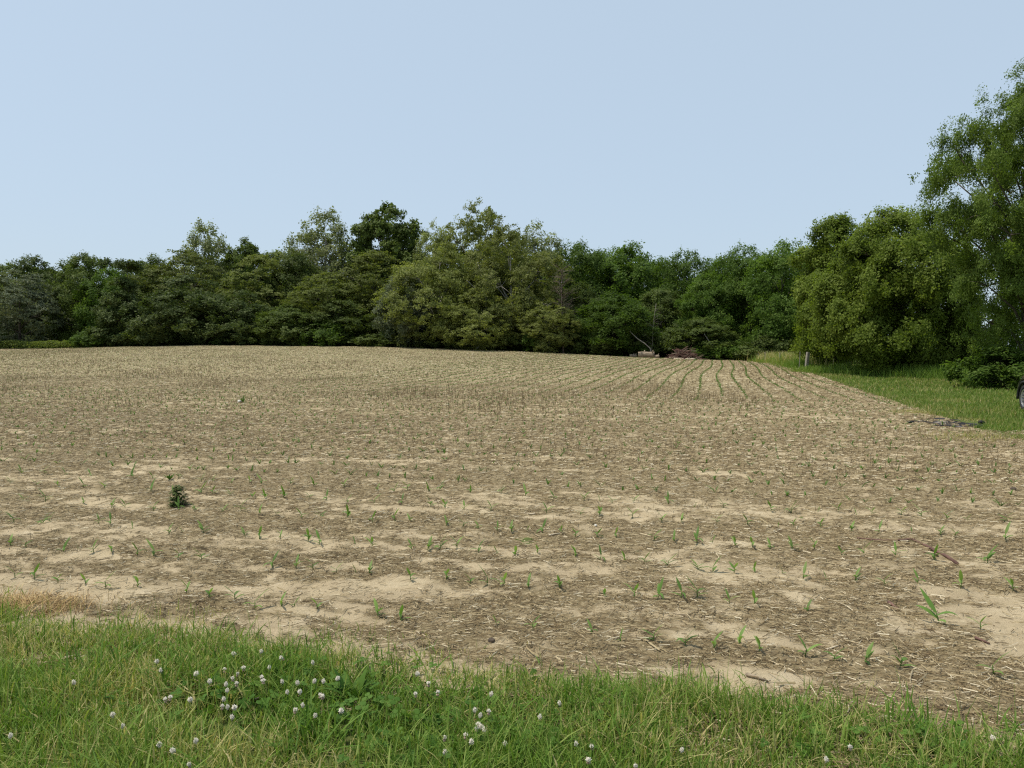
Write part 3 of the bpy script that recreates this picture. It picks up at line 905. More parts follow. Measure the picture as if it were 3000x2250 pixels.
for px in (2480, 2560, 2640, 2700, 2750, 2800, 2850):
    tall_patch(px, 1098 + (px - 2480) * 0.05, 1100, 0.8, 1.0, 0.75, 0.1, 0.6)
for (px, py, nb, sx, sy) in ((2262, 1060, 700, 1.0, 1.6), (2300, 1066, 700, 0.9, 1.6), (2335, 1074, 420, 0.6, 1.0), (2415, 1082, 160, 0.6, 0.6), (2220, 1058, 250, 1.2, 1.5)):
    cx, cy, cz = pix_ground(px, py)
    x = cx + rngr.normal(0, sx, nb); y = cy + rngr.normal(0, sy, nb)
    parts.append(blades_mesh("tmp", rngr, x, y, ground_h(x, y) + 0.35, rngr.uniform(0.35, 0.85, nb), rngr.uniform(0.010, 0.022, nb), np.abs(rngr.normal(0.3, 0.25, nb)), rngr.uniform(0.74, 1.0, nb), M_grass, 0.6, 3))
tall = link("tall_grass", join_meshes("tall_grass", parts, [M_grass]))
tag(tall, "tall uncut grass with pale seed heads around the fence posts", "grass", kind="stuff")

# ---------------------------------------------------------------- trees
def leaf_quads(c, nrm, L, W, rng, along=None):
    n = len(c)
    nrm = nrm / (np.linalg.norm(nrm, axis=1, keepdims=True) + 1e-9)
    if along is None:
        along = rng.normal(0, 1, (n, 3))
    a = along - nrm * np.sum(along * nrm, axis=1, keepdims=True)
    a /= (np.linalg.norm(a, axis=1, keepdims=True) + 1e-9)
    b = np.cross(nrm, a)
    V = np.empty((n, 4, 3))
    V[:, 0] = c - a * L[:, None] * 0.5
    V[:, 1] = c + b * W[:, None] * 0.5 - a * L[:, None] * 0.08
    V[:, 2] = c + a * L[:, None] * 0.5
    V[:, 3] = c - b * W[:, None] * 0.5 - a * L[:, None] * 0.08
    return V

PROFILES = {
    'dome': ([0, .08, .3, .6, .8, .92, 1.0], [.75, .95, 1.0, .95, .82, .66, .45]),
    'grand': ([0, .12, .23, .5, .72, .84, .89, .96, 1.0], [.42, .55, .70, .95, 1.0, .92, .66, .42, .15]),
    'box': ([0, .1, .3, .6, .75, .87, .95, 1.0], [.80, .95, 1.0, 1.0, .92, .76, .58, .42]),
    'round': ([0, .08, .25, .5, .75, .92, 1.0], [.45, .72, .95, 1.0, .86, .64, .42]),
    'skirt': ([0, .1, .3, .55, .8, .93, 1.0], [.85, 1.0, 1.0, .88, .62, .38, .1]),
    'cone': ([0, .1, .3, .6, .85, 1.0], [.9, 1.0, .86, .55, .26, .04]),
    'vase': ([0, .15, .4, .65, .85, 1.0], [.25, .5, .85, 1.0, .75, .2]),
    'tall': ([0, .1, .3, .55, .8, .95, 1.0], [.5, .8, 1.0, .92, .66, .36, .1]),
}

def make_tree(name, seed, W, H, base, prof, nlobe, lobe_r, ncl, rcl, nspr, nleaf, leafL, leafW, mat, bark, flat=0.85, droop=0.0, keep_in=0.78, rough=0.16, rnd=0.42, up=0.15, spread=0.5, trunk_r=None, out_bias=0.45, spray=0.0):
    """a tree as an Empty with trunk (and limbs) and a crown of leaf-sized faces gathered on rounded boughs"""
    rng = np.random.default_rng(seed)
    px, py = PROFILES[prof]
    root = empty(name, (0, 0, 0))
    # big boughs, spread evenly through the envelope
    lob = []
    rl = W * lobe_r * rng.uniform(0.78, 1.2, nlobe)
    for k in range(nlobe):
        best = None
        for c in range(26):
            t = rng.uniform(0.0, 1.0) if k else 1.0
            if rng.uniform() > np.interp(t, px, py) + 0.15 and k: continue
            r = rl[k]
            z = base + r * flat + t * max(0.1, H - base - 2 * r * flat)
            R = max(0.0, W / 2 * np.interp(t, px, py) * rng.uniform(0.86, 1.1) - r) * (rng.uniform(0.75, 1.0) if rng.uniform() < 0.8 else rng.uniform(0, 0.7))
            a = rng.uniform(0, 2 * np.pi)
            p = np.array([R * np.cos(a), R * np.sin(a), z])
            dmin = min([np.linalg.norm((p - q) * [1, 1, 0.8]) for q, _ in lob], default=9e9)
            if best is None or dmin > best[0]: best = (dmin, p, r)
        if best is not None: lob.append((best[1], best[2]))
    LC = np.array([p for p, _ in lob]); LR = np.array([r for _, r in lob])
    mid = base + (H - base) * 0.42
    cnt = rng.multinomial(ncl, LR ** 2 / np.sum(LR ** 2))
    li = np.repeat(np.arange(len(LR)), cnt)
    od = LC[li] - np.array([0, 0, mid]); od[:, 2] *= 0.7
    od /= np.linalg.norm(od, axis=1, keepdims=True) + 1e-6
    d = rng.normal(0, 1, (len(li), 3)); d /= np.linalg.norm(d, axis=1, keepdims=True)
    d += od * out_bias + np.array([0, 0, 0.15]); d /= np.linalg.norm(d, axis=1, keepdims=True)
    bump = 1 + rough * 2 * (vnoise(d[:, 0] * 2.3 + li * 7.1, d[:, 1] * 2.3 + d[:, 2] * 2.9, seed) - 0.5) + rng.normal(0, 0.06, len(li))
    C = LC[li] + d * (LR[li] * bump)[:, None] * np.array([1, 1, flat])
    # nothing deep inside a neighbouring bough
    inside = np.zeros(len(C), bool)
    for k in range(len(LR)):
        q = (C - LC[k]) / np.array([1, 1, flat]); inside |= (np.linalg.norm(q, axis=1) < LR[k] * keep_in) & (li != k)
    C = C[~inside]; d = d[~inside]; li = li[~inside]
    n_c = len(C)
    S = np.repeat(np.arange(n_c), nspr)
    g0 = rng.normal(0, 1, (len(S), 3)) * rcl * spread
    g0 -= d[S] * np.sum(g0 * d[S], axis=1, keepdims=True) * 0.35
    sc = C[S] + g0
    if spray > 0:      # shoots that reach out of the bough along its own direction
        far = rng.uniform(0, 1, len(S)) ** 2 * spray
        sc += (d[S] * 0.8 + od[~inside][S] * 0.5) * far[:, None]
    Lf = np.repeat(np.arange(len(S)), nleaf); n = len(Lf)
    g = rng.normal(0, 1, (n, 3))
    pos = sc[Lf] + g * (rcl * 0.30)
    along = None
    if droop > 0:
        dd = rng.uniform(0, 1, n)
        pos[:, :2] = sc[Lf][:, :2] + g[:, :2] * rcl * 0.22
        pos[:, 2] = sc[Lf][:, 2] - dd * droop * rng.uniform(0.3, 1.0, len(S))[Lf] + g[:, 2] * 0.06
        along = rng.normal(0, 0.7, (n, 3)); along[:, 2] -= 1.0
    pos[:, 2] = np.maximum(pos[:, 2], 0.15 * rng.uniform(0.2, 1, n))
    nrm = d[S][Lf] * 0.9 + rng.normal(0, rnd, (n, 3)); nrm[:, 2] += up
    tint = np.clip(0.5 + 0.26 * (rng.uniform(0, 1, len(S))[Lf] - 0.5) + rng.normal(0, 0.14, n) + 0.30 * (rng.uniform(0, 1, n_c)[S][Lf] - 0.5) + 0.22 * (rng.uniform(0, 1, len(LR))[li][S][Lf] - 0.5), 0, 1)
    V = leaf_quads(pos, nrm, leafL * rng.uniform(0.6, 1.3, n), leafW * rng.uniform(0.6, 1.3, n), rng, along)
    crown = mesh_np("crown", V, np.arange(n * 4), np.full(n, 4), [mat], {"tint": ('FACE', tint)})
    g = Geo()
    tr = trunk_r or max(0.10, H * 0.017)
    top = Vector((rng.normal(0, W * 0.02), rng.normal(0, W * 0.02), base + (H - base) * 0.8))
    def trunk_at(f):
        return Vector((top.x * f, top.y * f, top.z * f - 0.25 * (1 - f)))
    fs = [0, 0.04, 0.2, 0.45, 0.7, 1.0]
    g.tube([trunk_at(f) for f in fs], [tr * 1.5, tr * 1.1, tr * 0.9, tr * 0.65, tr * 0.38, tr * 0.1], 8)
    for k in range(len(LR)):
        e_ = Vector(LC[k])
        f = min(0.95, max(0.10, (e_.z * 0.72 - 0.25 * math.hypot(e_.x, e_.y)) / top.z))
        p0 = trunk_at(f)
        m1 = p0.lerp(e_, 0.4) + Vector((rng.normal(0, .12), rng.normal(0, .12), rng.uniform(0.0, 0.4)))
        r0 = tr * (0.42 - 0.2 * f)
        g.tube([p0, m1, e_], [r0, r0 * 0.7, r0 * 0.4], 5)
        tw = np.where(li == k)[0]
        for q in tw[:6]:
            c = Vector(C[q])
            g.tube([e_, e_.lerp(c, 0.5) + Vector((0, 0, 0.08)), c], [r0 * 0.35, r0 * 0.22, r0 * 0.08], 4)
    link("trunk", g.build("trunk", bark), root)
    link("crown", crown, root)
    root["pw"] = float(2 * np.percentile(np.hypot(pos[:, 0], pos[:, 1]), 96)); root["ph"] = float(np.percentile(pos[:, 2], 99.85))
    return root

PROTO = {}
PROTO['oak1'] = make_tree("broadleaf_tree", 1, 10, 13, 0.4, 'dome', 16, 0.22, 330, 0.75, 6, 22, 0.30, 0.20, M_oak, M_bark)
PROTO['oak2'] = make_tree("broadleaf_tree", 2, 10, 13, 0.3, 'round', 15, 0.23, 320, 0.75, 6, 22, 0.29, 0.20, M_oak, M_bark)
PROTO['cone1'] = make_tree("layered_tree", 3, 9, 12, 0.2, 'cone', 26, 0.15, 380, 0.6, 6, 20, 0.30, 0.17, M_cone, M_bark, flat=0.6)
PROTO['cone2'] = make_tree("layered_tree", 4, 11, 11, 0.2, 'skirt', 26, 0.16, 400, 0.65, 6, 20, 0.30, 0.17, M_cone, M_bark, flat=0.65)
PROTO['pale1'] = make_tree("sycamore_tree", 5, 10, 18, 5, 'tall', 26, 0.13, 300, 0.7, 6, 11, 0.30, 0.21, M_pale, M_bark_pale, flat=1.3, spray=0.8, rough=0.3)
PROTO['pale2'] = make_tree("sycamore_tree", 6, 8, 17, 5, 'vase', 20, 0.13, 190, 0.65, 6, 10, 0.28, 0.20, M_pale, M_bark_pale, flat=1.4, spray=0.8, rough=0.3)
PROTO['cotton'] = make_tree("cottonwood_tree", 7, 10, 18, 5, 'round', 24, 0.14, 300, 0.65, 6, 20, 0.34, 0.26, M_oak, M_bark, flat=0.95, spray=0.4, rough=0.3)
PROTO['birch1'] = make_tree("weeping_tree", 8, 12, 13, 0.3, 'dome', 17, 0.21, 500, 0.8, 6, 24, 0.25, 0.14, M_birch, M_bark_pale, droop=0.7, spray=0.5)
PROTO['birch2'] = make_tree("weeping_tree", 29, 11, 14, 0.5, 'dome', 20, 0.18, 520, 0.8, 6, 24, 0.25, 0.14, M_birch, M_bark_pale, droop=0.5, spray=0.45, rough=0.2)
PROTO['silver'] = make_tree("silver_tree", 10, 9, 10, 0.2, 'dome', 15, 0.22, 330, 0.75, 6, 22, 0.25, 0.14, M_silver, M_bark, droop=0.3)
PROTO['ash1'] = make_tree("woodland_tree", 11, 11, 13, 0.4, 'dome', 20, 0.19, 400, 0.75, 6, 24, 0.27, 0.17, M_ash, M_bark, spray=0.5)
PROTO['ash2'] = make_tree("woodland_tree", 12, 10, 13, 0.4, 'round', 18, 0.20, 380, 0.75, 6, 24, 0.27, 0.17, M_ash, M_bark, spray=0.5)
PROTO['maple'] = make_tree("maple_tree", 13, 8, 9.2, 0.2, 'box', 26, 0.155, 760, 0.50, 7, 36, 0.16, 0.10, M_maple, M_bark, spray=0.35, rough=0.25)
PROTO['maple2'] = make_tree("maple_tree", 23, 6, 9.4, 0.4, 'box', 20, 0.18, 520, 0.52, 7, 32, 0.18, 0.11, M_maple, M_bark, spray=0.3, rough=0.25)
PROTO['olive1'] = make_tree("woodland_tree", 24, 11, 13, 0.3, 'dome', 16, 0.21, 380, 0.8, 6, 23, 0.25, 0.15, M_olive, M_bark, droop=0.35)
PROTO['olive2'] = make_tree("woodland_tree", 25, 10, 13, 0.3, 'round', 16, 0.21, 360, 0.8, 6, 23, 0.25, 0.15, M_olive, M_bark, droop=0.3)
PROTO['grand'] = make_tree("tall_tree", 14, 12, 13.5, 1.5, 'grand', 50, 0.095, 860, 0.46, 7, 40, 0.145, 0.068, M_grand, M_bark, flat=0.55, spray=0.8, rough=0.35, trunk_r=0.24, out_bias=0.3)
PROTO['bush1'] = make_tree("shrub", 15, 4, 2.6, 0.1, 'skirt', 9, 0.2, 140, 0.4, 6, 20, 0.19, 0.12, M_ash, M_bark, trunk_r=0.05, spray=0.2)
PROTO['bush2'] = make_tree("shrub", 16, 4, 2.6, 0.1, 'round', 9, 0.2, 140, 0.4, 6, 20, 0.19, 0.12, M_oak, M_bark, trunk_r=0.05, spray=0.2)
used = set()

def put_tree(key, px, v, top, wpx, label, cat="tree", group=None, depth=None):
    """px, top, wpx are read off the photograph; v (or depth) says how far away the tree stands"""
    pr = PROTO[key]
    if key in used: o = copy_thing(pr)
    else: o = pr; used.add(key)
    if depth is None: x, y = pix_v(px, v)
    else: x, y = (px - 1500) / FPX * depth, depth
    z = float(ground_h(x, y))
    Ht = EYE + (1030 - top) * y / FPX - z
    Wt = 1.12 * wpx * y / FPX
    o.location = (x, y, z - 0.03)
    o.rotation_euler = (0, 0, (px * 0.37) % 6.28)
    sx = Wt / pr["pw"]
    o.scale = (sx, sx, Ht / pr["ph"])
    tag(o, label, cat, group)
    return o

WOOD = "trees of the wood behind the field"
for a in [
    ('oak1', -90, 84, 765, 220, "dark round tree cut by the picture's left border"),
    ('silver', 60, 79, 795, 230, "grey-green silvery tree in front of the dark wood by the hedge"),
    ('oak2', 110, 93, 752, 200, "dark tree rising behind the grey-green silvery one"),
    ('oak1', 245, 85, 747, 190, "rounded dark green tree standing just past the silvery tree"),
    ('cone1', 318, 106, 762, 120, "thin distant spire of a tree showing through the skyline notch"),
    ('ash2', 325, 85, 785, 170, "lighter green tree between rounded dark tree and dark cone"),
    ('cone1', 380, 79, 765, 200, "dark cone-shaped tree with layered branches, narrowest in the wood"),
    ('oak2', 455, 92, 752, 180, "dark tree filling the skyline just past the layered cone"),
    ('olive1', 545, 90, 735, 270, "soft olive tree below the small pale sycamore"),
    ('cone2', 560, 78.5, 815, 270, "broad low tree with dark layered boughs down to the ground"),
    ('oak1', 420, 86, 830, 190, "dark filler tree in the gap between cone and broad layered tree"),
    ('cone2', 700, 79, 855, 220, "second broad layered tree, darker and lower, beside the first"),
    ('pale1', 608, 100, 652, 170, "pale sparse sycamore standing alone above the wood's lower half"),
    ('cotton', 722, 101, 703, 130, "small dark knobby crown between the two pale sycamores"),
    ('olive2', 760, 88, 748, 230, "olive tree under the dark knobby crown"),
    ('oak2', 875, 91, 742, 200, "dark bluish green tree below the big pale sycamore"),
    ('pale1', 955, 99, 616, 215, "big pale sycamore with open airy crown, taller than its neighbours"),
    ('pale2', 880, 101, 690, 120, "thin pale tree leaning against the big pale sycamore"),
    ('cotton', 1140, 99, 606, 200, "tall dark cottonwood with knobby crown above the wood"),
    ('olive1', 960, 82, 800, 230, "olive weeping tree in front, under the big pale sycamore"),
    ('olive2', 1095, 87, 738, 260, "olive rounded tree under the tall dark cottonwood"),
    ('oak1', 1000, 79, 880, 200, "low dark tree at the field edge under the olive weeping tree"),
    ('oak2', 850, 78, 890, 190, "low dark tree at the field edge beside the layered trees"),
    ('pale2', 1280, 97, 650, 120, "thin pale tree behind the shoulder of the central clump"),
    ('birch2', 1400, 86, 603, 260, "highest olive tree, peak of the central clump"),
    ('birch1', 1285, 79, 720, 310, "wide weeping olive tree, big shoulder of the central clump"),
    ('birch1', 1500, 79.5, 672, 300, "olive tree on the side of the clump facing the brush pile"),
    ('birch1', 1400, 75.5, 850, 230, "low leafy tree in front at the foot of the central clump"),
    ('silver', 1190, 77.5, 800, 170, "silvery leaved tree at the clump's edge toward the layered trees"),
    ('pale2', 1560, 93, 650, 170, "pale sparse tree poking above the clump beside its peak"),
    ('birch2', 1610, 75.5, 880, 160, "drooping olive tree at the corner of the clump"),
    ('ash1', 1700, 93, 715, 250, "deep green tree beside the brown dead one"),
    ('ash2', 1835, 94, 717, 240, "deep green tree with rounded top above the low bright tree"),
    ('ash2', 1795, 77.5, 860, 230, "low bright green tree at the field edge behind the fallen log"),
    ('oak2', 1700, 82, 830, 160, "dark tree filling the gap between dead tree and bright tree"),
    ('ash1', 2000, 91, 738, 210, "green tree with domed top above the brush pile"),
    ('oak1', 1935, 84, 850, 180, "dark leafy tree behind the long fallen log"),
    ('ash2', 2075, 82, 800, 170, "narrow green tree behind the far end of the brush pile"),
    ('ash1', 2170, 84, 722, 210, "bright green tree with spiky top, first of the taller pair"),
    ('ash1', 2285, 80, 714, 250, "wide bright green tree behind the fence posts"),
    ('oak2', 2060, 78, 930, 190, "low shaded tree directly behind the brush pile"),
]:
    put_tree(a[0], a[1], a[2], a[3], a[4], a[5], "tree", WOOD)
# deeper row that closes the wood
for i, (key, px, v, top, w) in enumerate([('oak1', 30, 102, 775, 220), ('oak2', 200, 104, 770, 200), ('oak1', 420, 104, 770, 220), ('oak2', 640, 106, 760, 240), ('oak1', 830, 106, 740, 240), ('oak2', 1040, 108, 735, 260), ('oak1', 1200, 106, 730, 240), ('oak2', 1430, 104, 720, 260), ('oak1', 1600, 104, 735, 240), ('ash1', 1760, 106, 740, 240), ('ash2', 1920, 106, 760, 220), ('ash1', 2110, 104, 760, 220), ('oak1', 2230, 100, 760, 220), ('ash2', 2380, 92, 740, 220)]):
    put_tree(key, px, v, top, w, f"dark tree in the wood's back row, {ordinal(i + 1)} from the silvery end", "tree", "back row trees deep in the wood")

rw = np.random.default_rng(65)
nb = 130000
pxs = rw.uniform(-250, 2500, nb)
xs, ys = pix_v(pxs, 112 + rw.normal(0, 2.0, nb))
zs = ground_h(xs, ys) - 0.3 + 9.8 * rw.uniform(0, 1, nb) ** 1.5 * (0.8 + 0.4 * vnoise(xs * 0.25, xs * 0, 12))
nrm = rw.normal(0, 0.6, (nb, 3)); nrm[:, 2] += 0.5
Vw = leaf_quads(np.stack([xs, ys, zs], -1), nrm, np.full(nb, 0.55), np.full(nb, 0.40), rw)
tag(link("deep_wood", mesh_np("deep_wood", Vw, np.arange(nb * 4), np.full(nb, 4), [M_oak], {"tint": ('FACE', rw.uniform(0, 0.6, nb))})), "dark leafy depth of the wood behind its front trees", "wood", kind="stuff")

SIDE = "big trees beside the grass strip"
put_tree('maple2', 2440, 0, 640, 225, "dark maple squeezed behind the round maple, above the fence post", "tree", SIDE, depth=52)
put_tree('maple', 2620, 0, 618, 365, "large round maple standing on the mown grass strip", "tree", SIDE, depth=42)
put_tree('grand', 3000, 0, 238, 480, "tallest tree, cut by the picture's right border", "tree", SIDE, depth=30).rotation_euler = (0, 0, (2995 * 0.37) % 6.28)
put_tree('ash2', 2560, 0, 740, 300, "dim tree hidden behind the round maple", "tree", SIDE, depth=66)
put_tree('maple2', 2835, 0, 870, 120, "yellow-green young tree under the tallest tree's edge", "tree", SIDE, depth=40)
put_tree('ash1', 3180, 0, 600, 420, "leafy tree out beyond the tallest tree", "tree", SIDE, depth=46)
put_tree('bush1', 2935, 0, 1010, 240, "dark arching shrub at the foot of the tallest tree", "shrub", None, depth=30)
put_tree('bush2', 3060, 0, 1020, 200, "dense shrub behind the parked car", "shrub", None, depth=31)
put_tree('bush1', 2760, 0, 1010, 130, "low shrub between the round maple and the arching shrub", "shrub", None, depth=43)

# undergrowth shrubs along the wood's foot
rngb = np.random.default_rng(61)
ub = [300, 470, 590, 680, 790, 900, 950, 1060, 1120, 1190, 1300, 1490, 1560, 1680, 1740, 1850, 1900, 1980, 2100, 2180, 2260, 2330]
for i, px in enumerate(ub):
    put_tree('bush2' if i % 3 else 'bush1', px, 77.5 + rngb.uniform(-0.8, 1.5), 945 + 0.012 * px + rngb.uniform(-22, 22), rngb.uniform(110, 170), f"low shaded shrub at the wood's foot, {ordinal(i + 1)} from the hedge", "shrub", "shrubs along the foot of the wood")

# low hedge at the far corner
hg = empty("low_hedge", (0, 0, 0))
rh = np.random.default_rng(63)
nb = 26000
hx = []; hv = 76.3
pxs = rh.uniform(-120, 262, nb)
xs, ys = pix_v(pxs, hv + rh.normal(0, 0.5, nb))
taper = np.interp(pxs, [180, 262], [1, 0.25])
zs = ground_h(xs, ys) + taper * 0.95 * rh.uniform(0, 1, nb) ** 0.7 * (0.75 + 0.5 * vnoise(xs * 1.3, xs * 0, 9))
nrm = rh.normal(0, 0.6, (nb, 3)); nrm[:, 2] += 0.6
V = leaf_quads(np.stack([xs, ys, zs], -1), nrm, np.full(nb, 0.17), np.full(nb, 0.11), rh)
M_hedge = leaf_mat("leaf_hedge", [(0.0, (0.08, 0.11, 0.024)), (0.5, (0.14, 0.175, 0.042)), (1.0, (0.20, 0.23, 0.07))], 0.38)
link("foliage", mesh_np("hedge_foliage", V, np.arange(nb * 4), np.full(nb, 4), [M_hedge], {"tint": ('FACE', rh.uniform(0, 1, nb))}), hg)
g = Geo()
for px in range(-100, 260, 20):
    x, y = pix_v(px, hv); z = float(ground_h(x, y))
    g.tube([(x, y, z - 0.1), (x + 0.05, y, z + 0.5)], [0.03, 0.015], 5)
link("stem", g.build("hedge_stems", M_bark), hg)
tag(hg, "low bushy green hedge at the far corner of the field below the silvery tree", "hedge")

# dead brown tree and bare pale limbs
def bare_tree(name, px, v, top, w, label, mat, seed, n=70, lean=0.0, r0=0.09):
    r = np.random.default_rng(seed)
    x, y = pix_v(px, v); z = float(ground_h(x, y))
    Ht = EYE + (1030 - top) * y / FPX - z; Wt = w * y / FPX
    root = empty(name, (x, y, z))
    g = Geo()
    tp = Vector((lean * Ht, 0, Ht))
    g.tube([(0, 0, -0.2), tp * 0.3 + Vector((.05, 0, 0)), tp * 0.6 - Vector((0.08, 0, 0)), tp], [r0, r0 * 0.75, r0 * 0.45, 0.015], 6)
    link("trunk", g.build("bare_trunk", mat), root)
    b = Geo()
    for i in range(n):
        f = r.uniform(0.22, 0.98); p = tp * f
        a = r.uniform(0, 6.28); ll = Wt * 0.5 * r.uniform(0.4, 1.1) * (1.15 - 0.8 * abs(f - 0.5))
        d = Vector((math.cos(a), math.sin(a), r.uniform(0.1, 0.9))).normalized()
        q = p + d * ll * 0.5 + Vector((0, 0, 0.1)); e_ = p + d * ll
        rr = r0 * 0.28
        b.tube([p, q, e_], [rr, rr * 0.6, rr * 0.25], 4, r.uniform(0, 1))
        for k in range(6):
            t_ = r.uniform(0.3, 1); s0 = p.lerp(e_, t_)
            d2 = (d + Vector(r.normal(0, 0.6, 3))).normalized()
            b.tube([s0, s0 + d2 * ll * 0.3], [rr * 0.35, rr * 0.12], 3, r.uniform(0, 1))
    link("branches", b.build("bare_branches", mat), root)
    tag(root, label, "tree")
bare_tree("dead_tree", 1650, 75.2, 790, 95, "brown dead tree with fine bare twigs at the clump's corner", M_deadtwig, 91, 90, -0.02)
bare_tree("dead_tree", 1905, 76.4, 890, 70, "thin grey dead tree with bare pale limbs behind the fallen log", M_post, 92, 18, 0.10, 0.03)

# pale birch limbs in front of the clump, and a curved fallen limb by the log
def limb(name, pts, label, mat, rad, cat="branch"):
    P = []
    for (px, py, v) in pts:
        x, y = pix_v(px, v)
        P.append(Vector((x, y, EYE + (1030 - py) * y / FPX)))
    o0 = P[0].copy()
    g = Geo(); n = len(P)
    g.tube([p - o0 for p in P], [rad * (1 - 0.7 * i / (n - 1)) for i in range(n)], 6)
    o = link(name, g.build(name, mat), loc=o0)
    tag(o, label, cat)
    return o
limb("bare_limb", [(1420, 1000, 77.2), (1424, 880, 76.6), (1421, 850, 76.5), (1412, 815, 76.5), (1408, 800, 76.6), (1400, 770, 77)], "pale leaning birch limb showing through the leaves of the central clump", M_bark_pale, 0.13)
limb("bare_limb", [(1424, 875, 76.7), (1405, 855, 76.4), (1385, 838, 76.3), (1368, 822, 76.3)], "short thin pale limb forking beside the birch limb", M_bark_pale, 0.05)
limb("bare_limb", [(1910, 1050, 74.6), (1904, 1020, 74.6), (1888, 1006, 74.5), (1868, 993, 74.4), (1852, 978, 74.5), (1842, 968, 74.6)], "long grey curved limb arching up from the fallen log", M_post, 0.07)
limb("bare_limb", [(1978, 1050, 75.0), (1981, 1035, 74.8), (1976, 1025, 74.8)], "short dark stub of a limb leaning above the brush pile", M_bark, 0.07)
limb("bare_limb", [(2090, 1050, 75.6), (2088, 1015, 75.3), (2072, 993, 75.2), (2062, 978, 75.2)], "crooked grey limb leaning between brush pile and fence", M_bark_pale, 0.07)

# ---------------------------------------------------------------- brush pile and logs
def log_obj(name, px, py, v, length, rad, az, label, mat, seed, tilt=0.0):
    r = np.random.default_rng(seed)
    x, y = pix_v(px, v); z = float(ground_h(x, y))
    bm = Geo()
    n = 7
    pts = []; rs = []
    for i in range(n):
        t = i / (n - 1) - 0.5
        pts.append((t * length, r.normal(0, 0.03) * length * 0.3, rad + r.normal(0, 0.015) + tilt * t * length))
        rs.append(rad * r.uniform(0.88, 1.08))
    bm.tube(pts, rs, 9)
    for i in range(2):
        t = r.uniform(-0.35, 0.35) * length
        bm.tube([(t, 0, rad), (t + 0.1, r.normal(0, 0.15), rad * 2.1 + 0.1)], [rad * 0.3, rad * 0.15], 5)
    o = link(name, bm.build(name, mat, True), loc=(x, y, z), rot=(0, 0, az))
    tag(o, label, "log")
    return o
log_obj("fallen_log", 1893, 1050, 73.8, 1.5, 0.30, -0.1, "thick brown fallen log lying at the far field edge beside the curved limb", M_log, 1)
log_obj("fallen_log", 1855, 1050, 74.2, 0.7, 0.14, 0.3, "small grey log just short of the thick brown log", M_log, 2)
log_obj("fallen_log", 1917, 1052, 73.9, 0.9, 0.16, -0.35, "thinner log trailing from the thick one toward the brush pile", M_log, 3)
log_obj("fallen_log", 1990, 1058, 72.9, 1.0, 0.07, 0.0, "pale barkless log under the brush pile's near side", M_cutwood, 4)
log_obj("fallen_log", 2022, 1058, 72.8, 0.9, 0.075, -0.05, "pale barkless log under the brush pile's side facing the fence", M_cutwood, 5)
log_obj("fallen_log", 1970, 1056, 73.2, 0.6, 0.10, 0.2, "short stub log at the brush pile's end facing the fallen log", M_log, 6)

bx, by = pix_v(2006, 73.8); bz = float(ground_h(bx, by))
pile = empty("brush_pile", (bx, by, bz))
rp = np.random.default_rng(8)
for i in range(95):
    a = rp.normal(0, 0.55) + (math.pi if rp.uniform() < 0.5 else 0)
    cx = rp.normal(0, 0.70); cy = rp.normal(0, 0.40)
    hh = max(0.04, 0.95 * math.exp(-(cx / 0.95) ** 2) * rp.uniform(0.1, 1.0))
    ll = rp.uniform(0.7, 1.9); el = rp.normal(0, 0.28)
    d = Vector((math.cos(a) * math.cos(el), math.sin(a) * math.cos(el), math.sin(el)))
    c = Vector((cx, cy, hh))
    p0 = c - d * ll * 0.5; p1 = c + d * ll * 0.5
    p0.z = max(p0.z, 0.03); p1.z = max(p1.z, 0.03)
    rr = rp.uniform(0.015, 0.05)
    g = Geo()
    mid_ = p0.lerp(p1, 0.5) + Vector(rp.normal(0, 0.07, 3)); mid_.z = max(mid_.z, 0.04)
    g.tube([p0, mid_, p1], [rr, rr * 0.8, rr * 0.35], 6)
    for k in range(2):
        s0 = p0.lerp(p1, rp.uniform(0.4, 0.9)); d2 = (d + Vector(rp.normal(0, 0.5, 3))).normalized()
        g.tube([s0, s0 + d2 * ll * 0.3], [rr * 0.4, rr * 0.15], 4)
    link("branch", g.build("pile_branch", M_brush if rp.uniform() < 0.8 else M_log), pile)
tag(pile, "heap of dark cut branches piled at the far end of the corn rows", "brush pile")

# ---------------------------------------------------------------- fence posts
def fence_post(px, ybase, ytop, wpx, lean, label, depth):
    x, y = (px - 1500) / FPX * depth, depth
    z = float(ground_h(x, y))
    ht = EYE + (1030 - ytop) * depth / FPX - z
    w = wpx * depth / FPX
    bm = bmesh.new()
    bmesh.ops.create_cube(bm, size=1.0)
    for v in bm.verts:
        v.co.x *= w; v.co.y *= w * 0.8; v.co.z = (v.co.z + 0.5) * (ht + 0.3) - 0.3
        if v.co.z > 0: v.co.x += lean * ht
        if v.co.z > 0 and v.co.x > lean * ht: v.co.z -= 0.03
    bmesh.ops.bevel(bm, geom=list(bm.edges), offset=w * 0.09, segments=2, affect='EDGES')
    me = bpy.data.meshes.new("fence_post"); bm.to_mesh(me); bm.free()
    me.materials.append(M_post)
    o = link("fence_post", me, loc=(x, y, z), rot=(0, 0, 0.3))
    tag(o, label, "fence post", "fence posts in the tall grass")
fence_post(2360, 1085, 1031, 9, 0.14, "thick leaning grey wooden fence post standing clear of the tall grass", 47)
fence_post(2341, 1065, 1030, 2, 0.06, "thin pale stake just behind the thick leaning post", 51)
fence_post(2284, 1060, 1033, 3, 0.02, "weathered post half buried in pale seed-headed grass", 60)
fence_post(2241, 1060, 1031, 3.2, 0.0, "weathered grey post at the far end of the tall grass mound", 66)
fence_post(2222, 1060, 1036, 2.4, -0.05, "thin far post beside dark tree trunks, last of the fence line", 70)

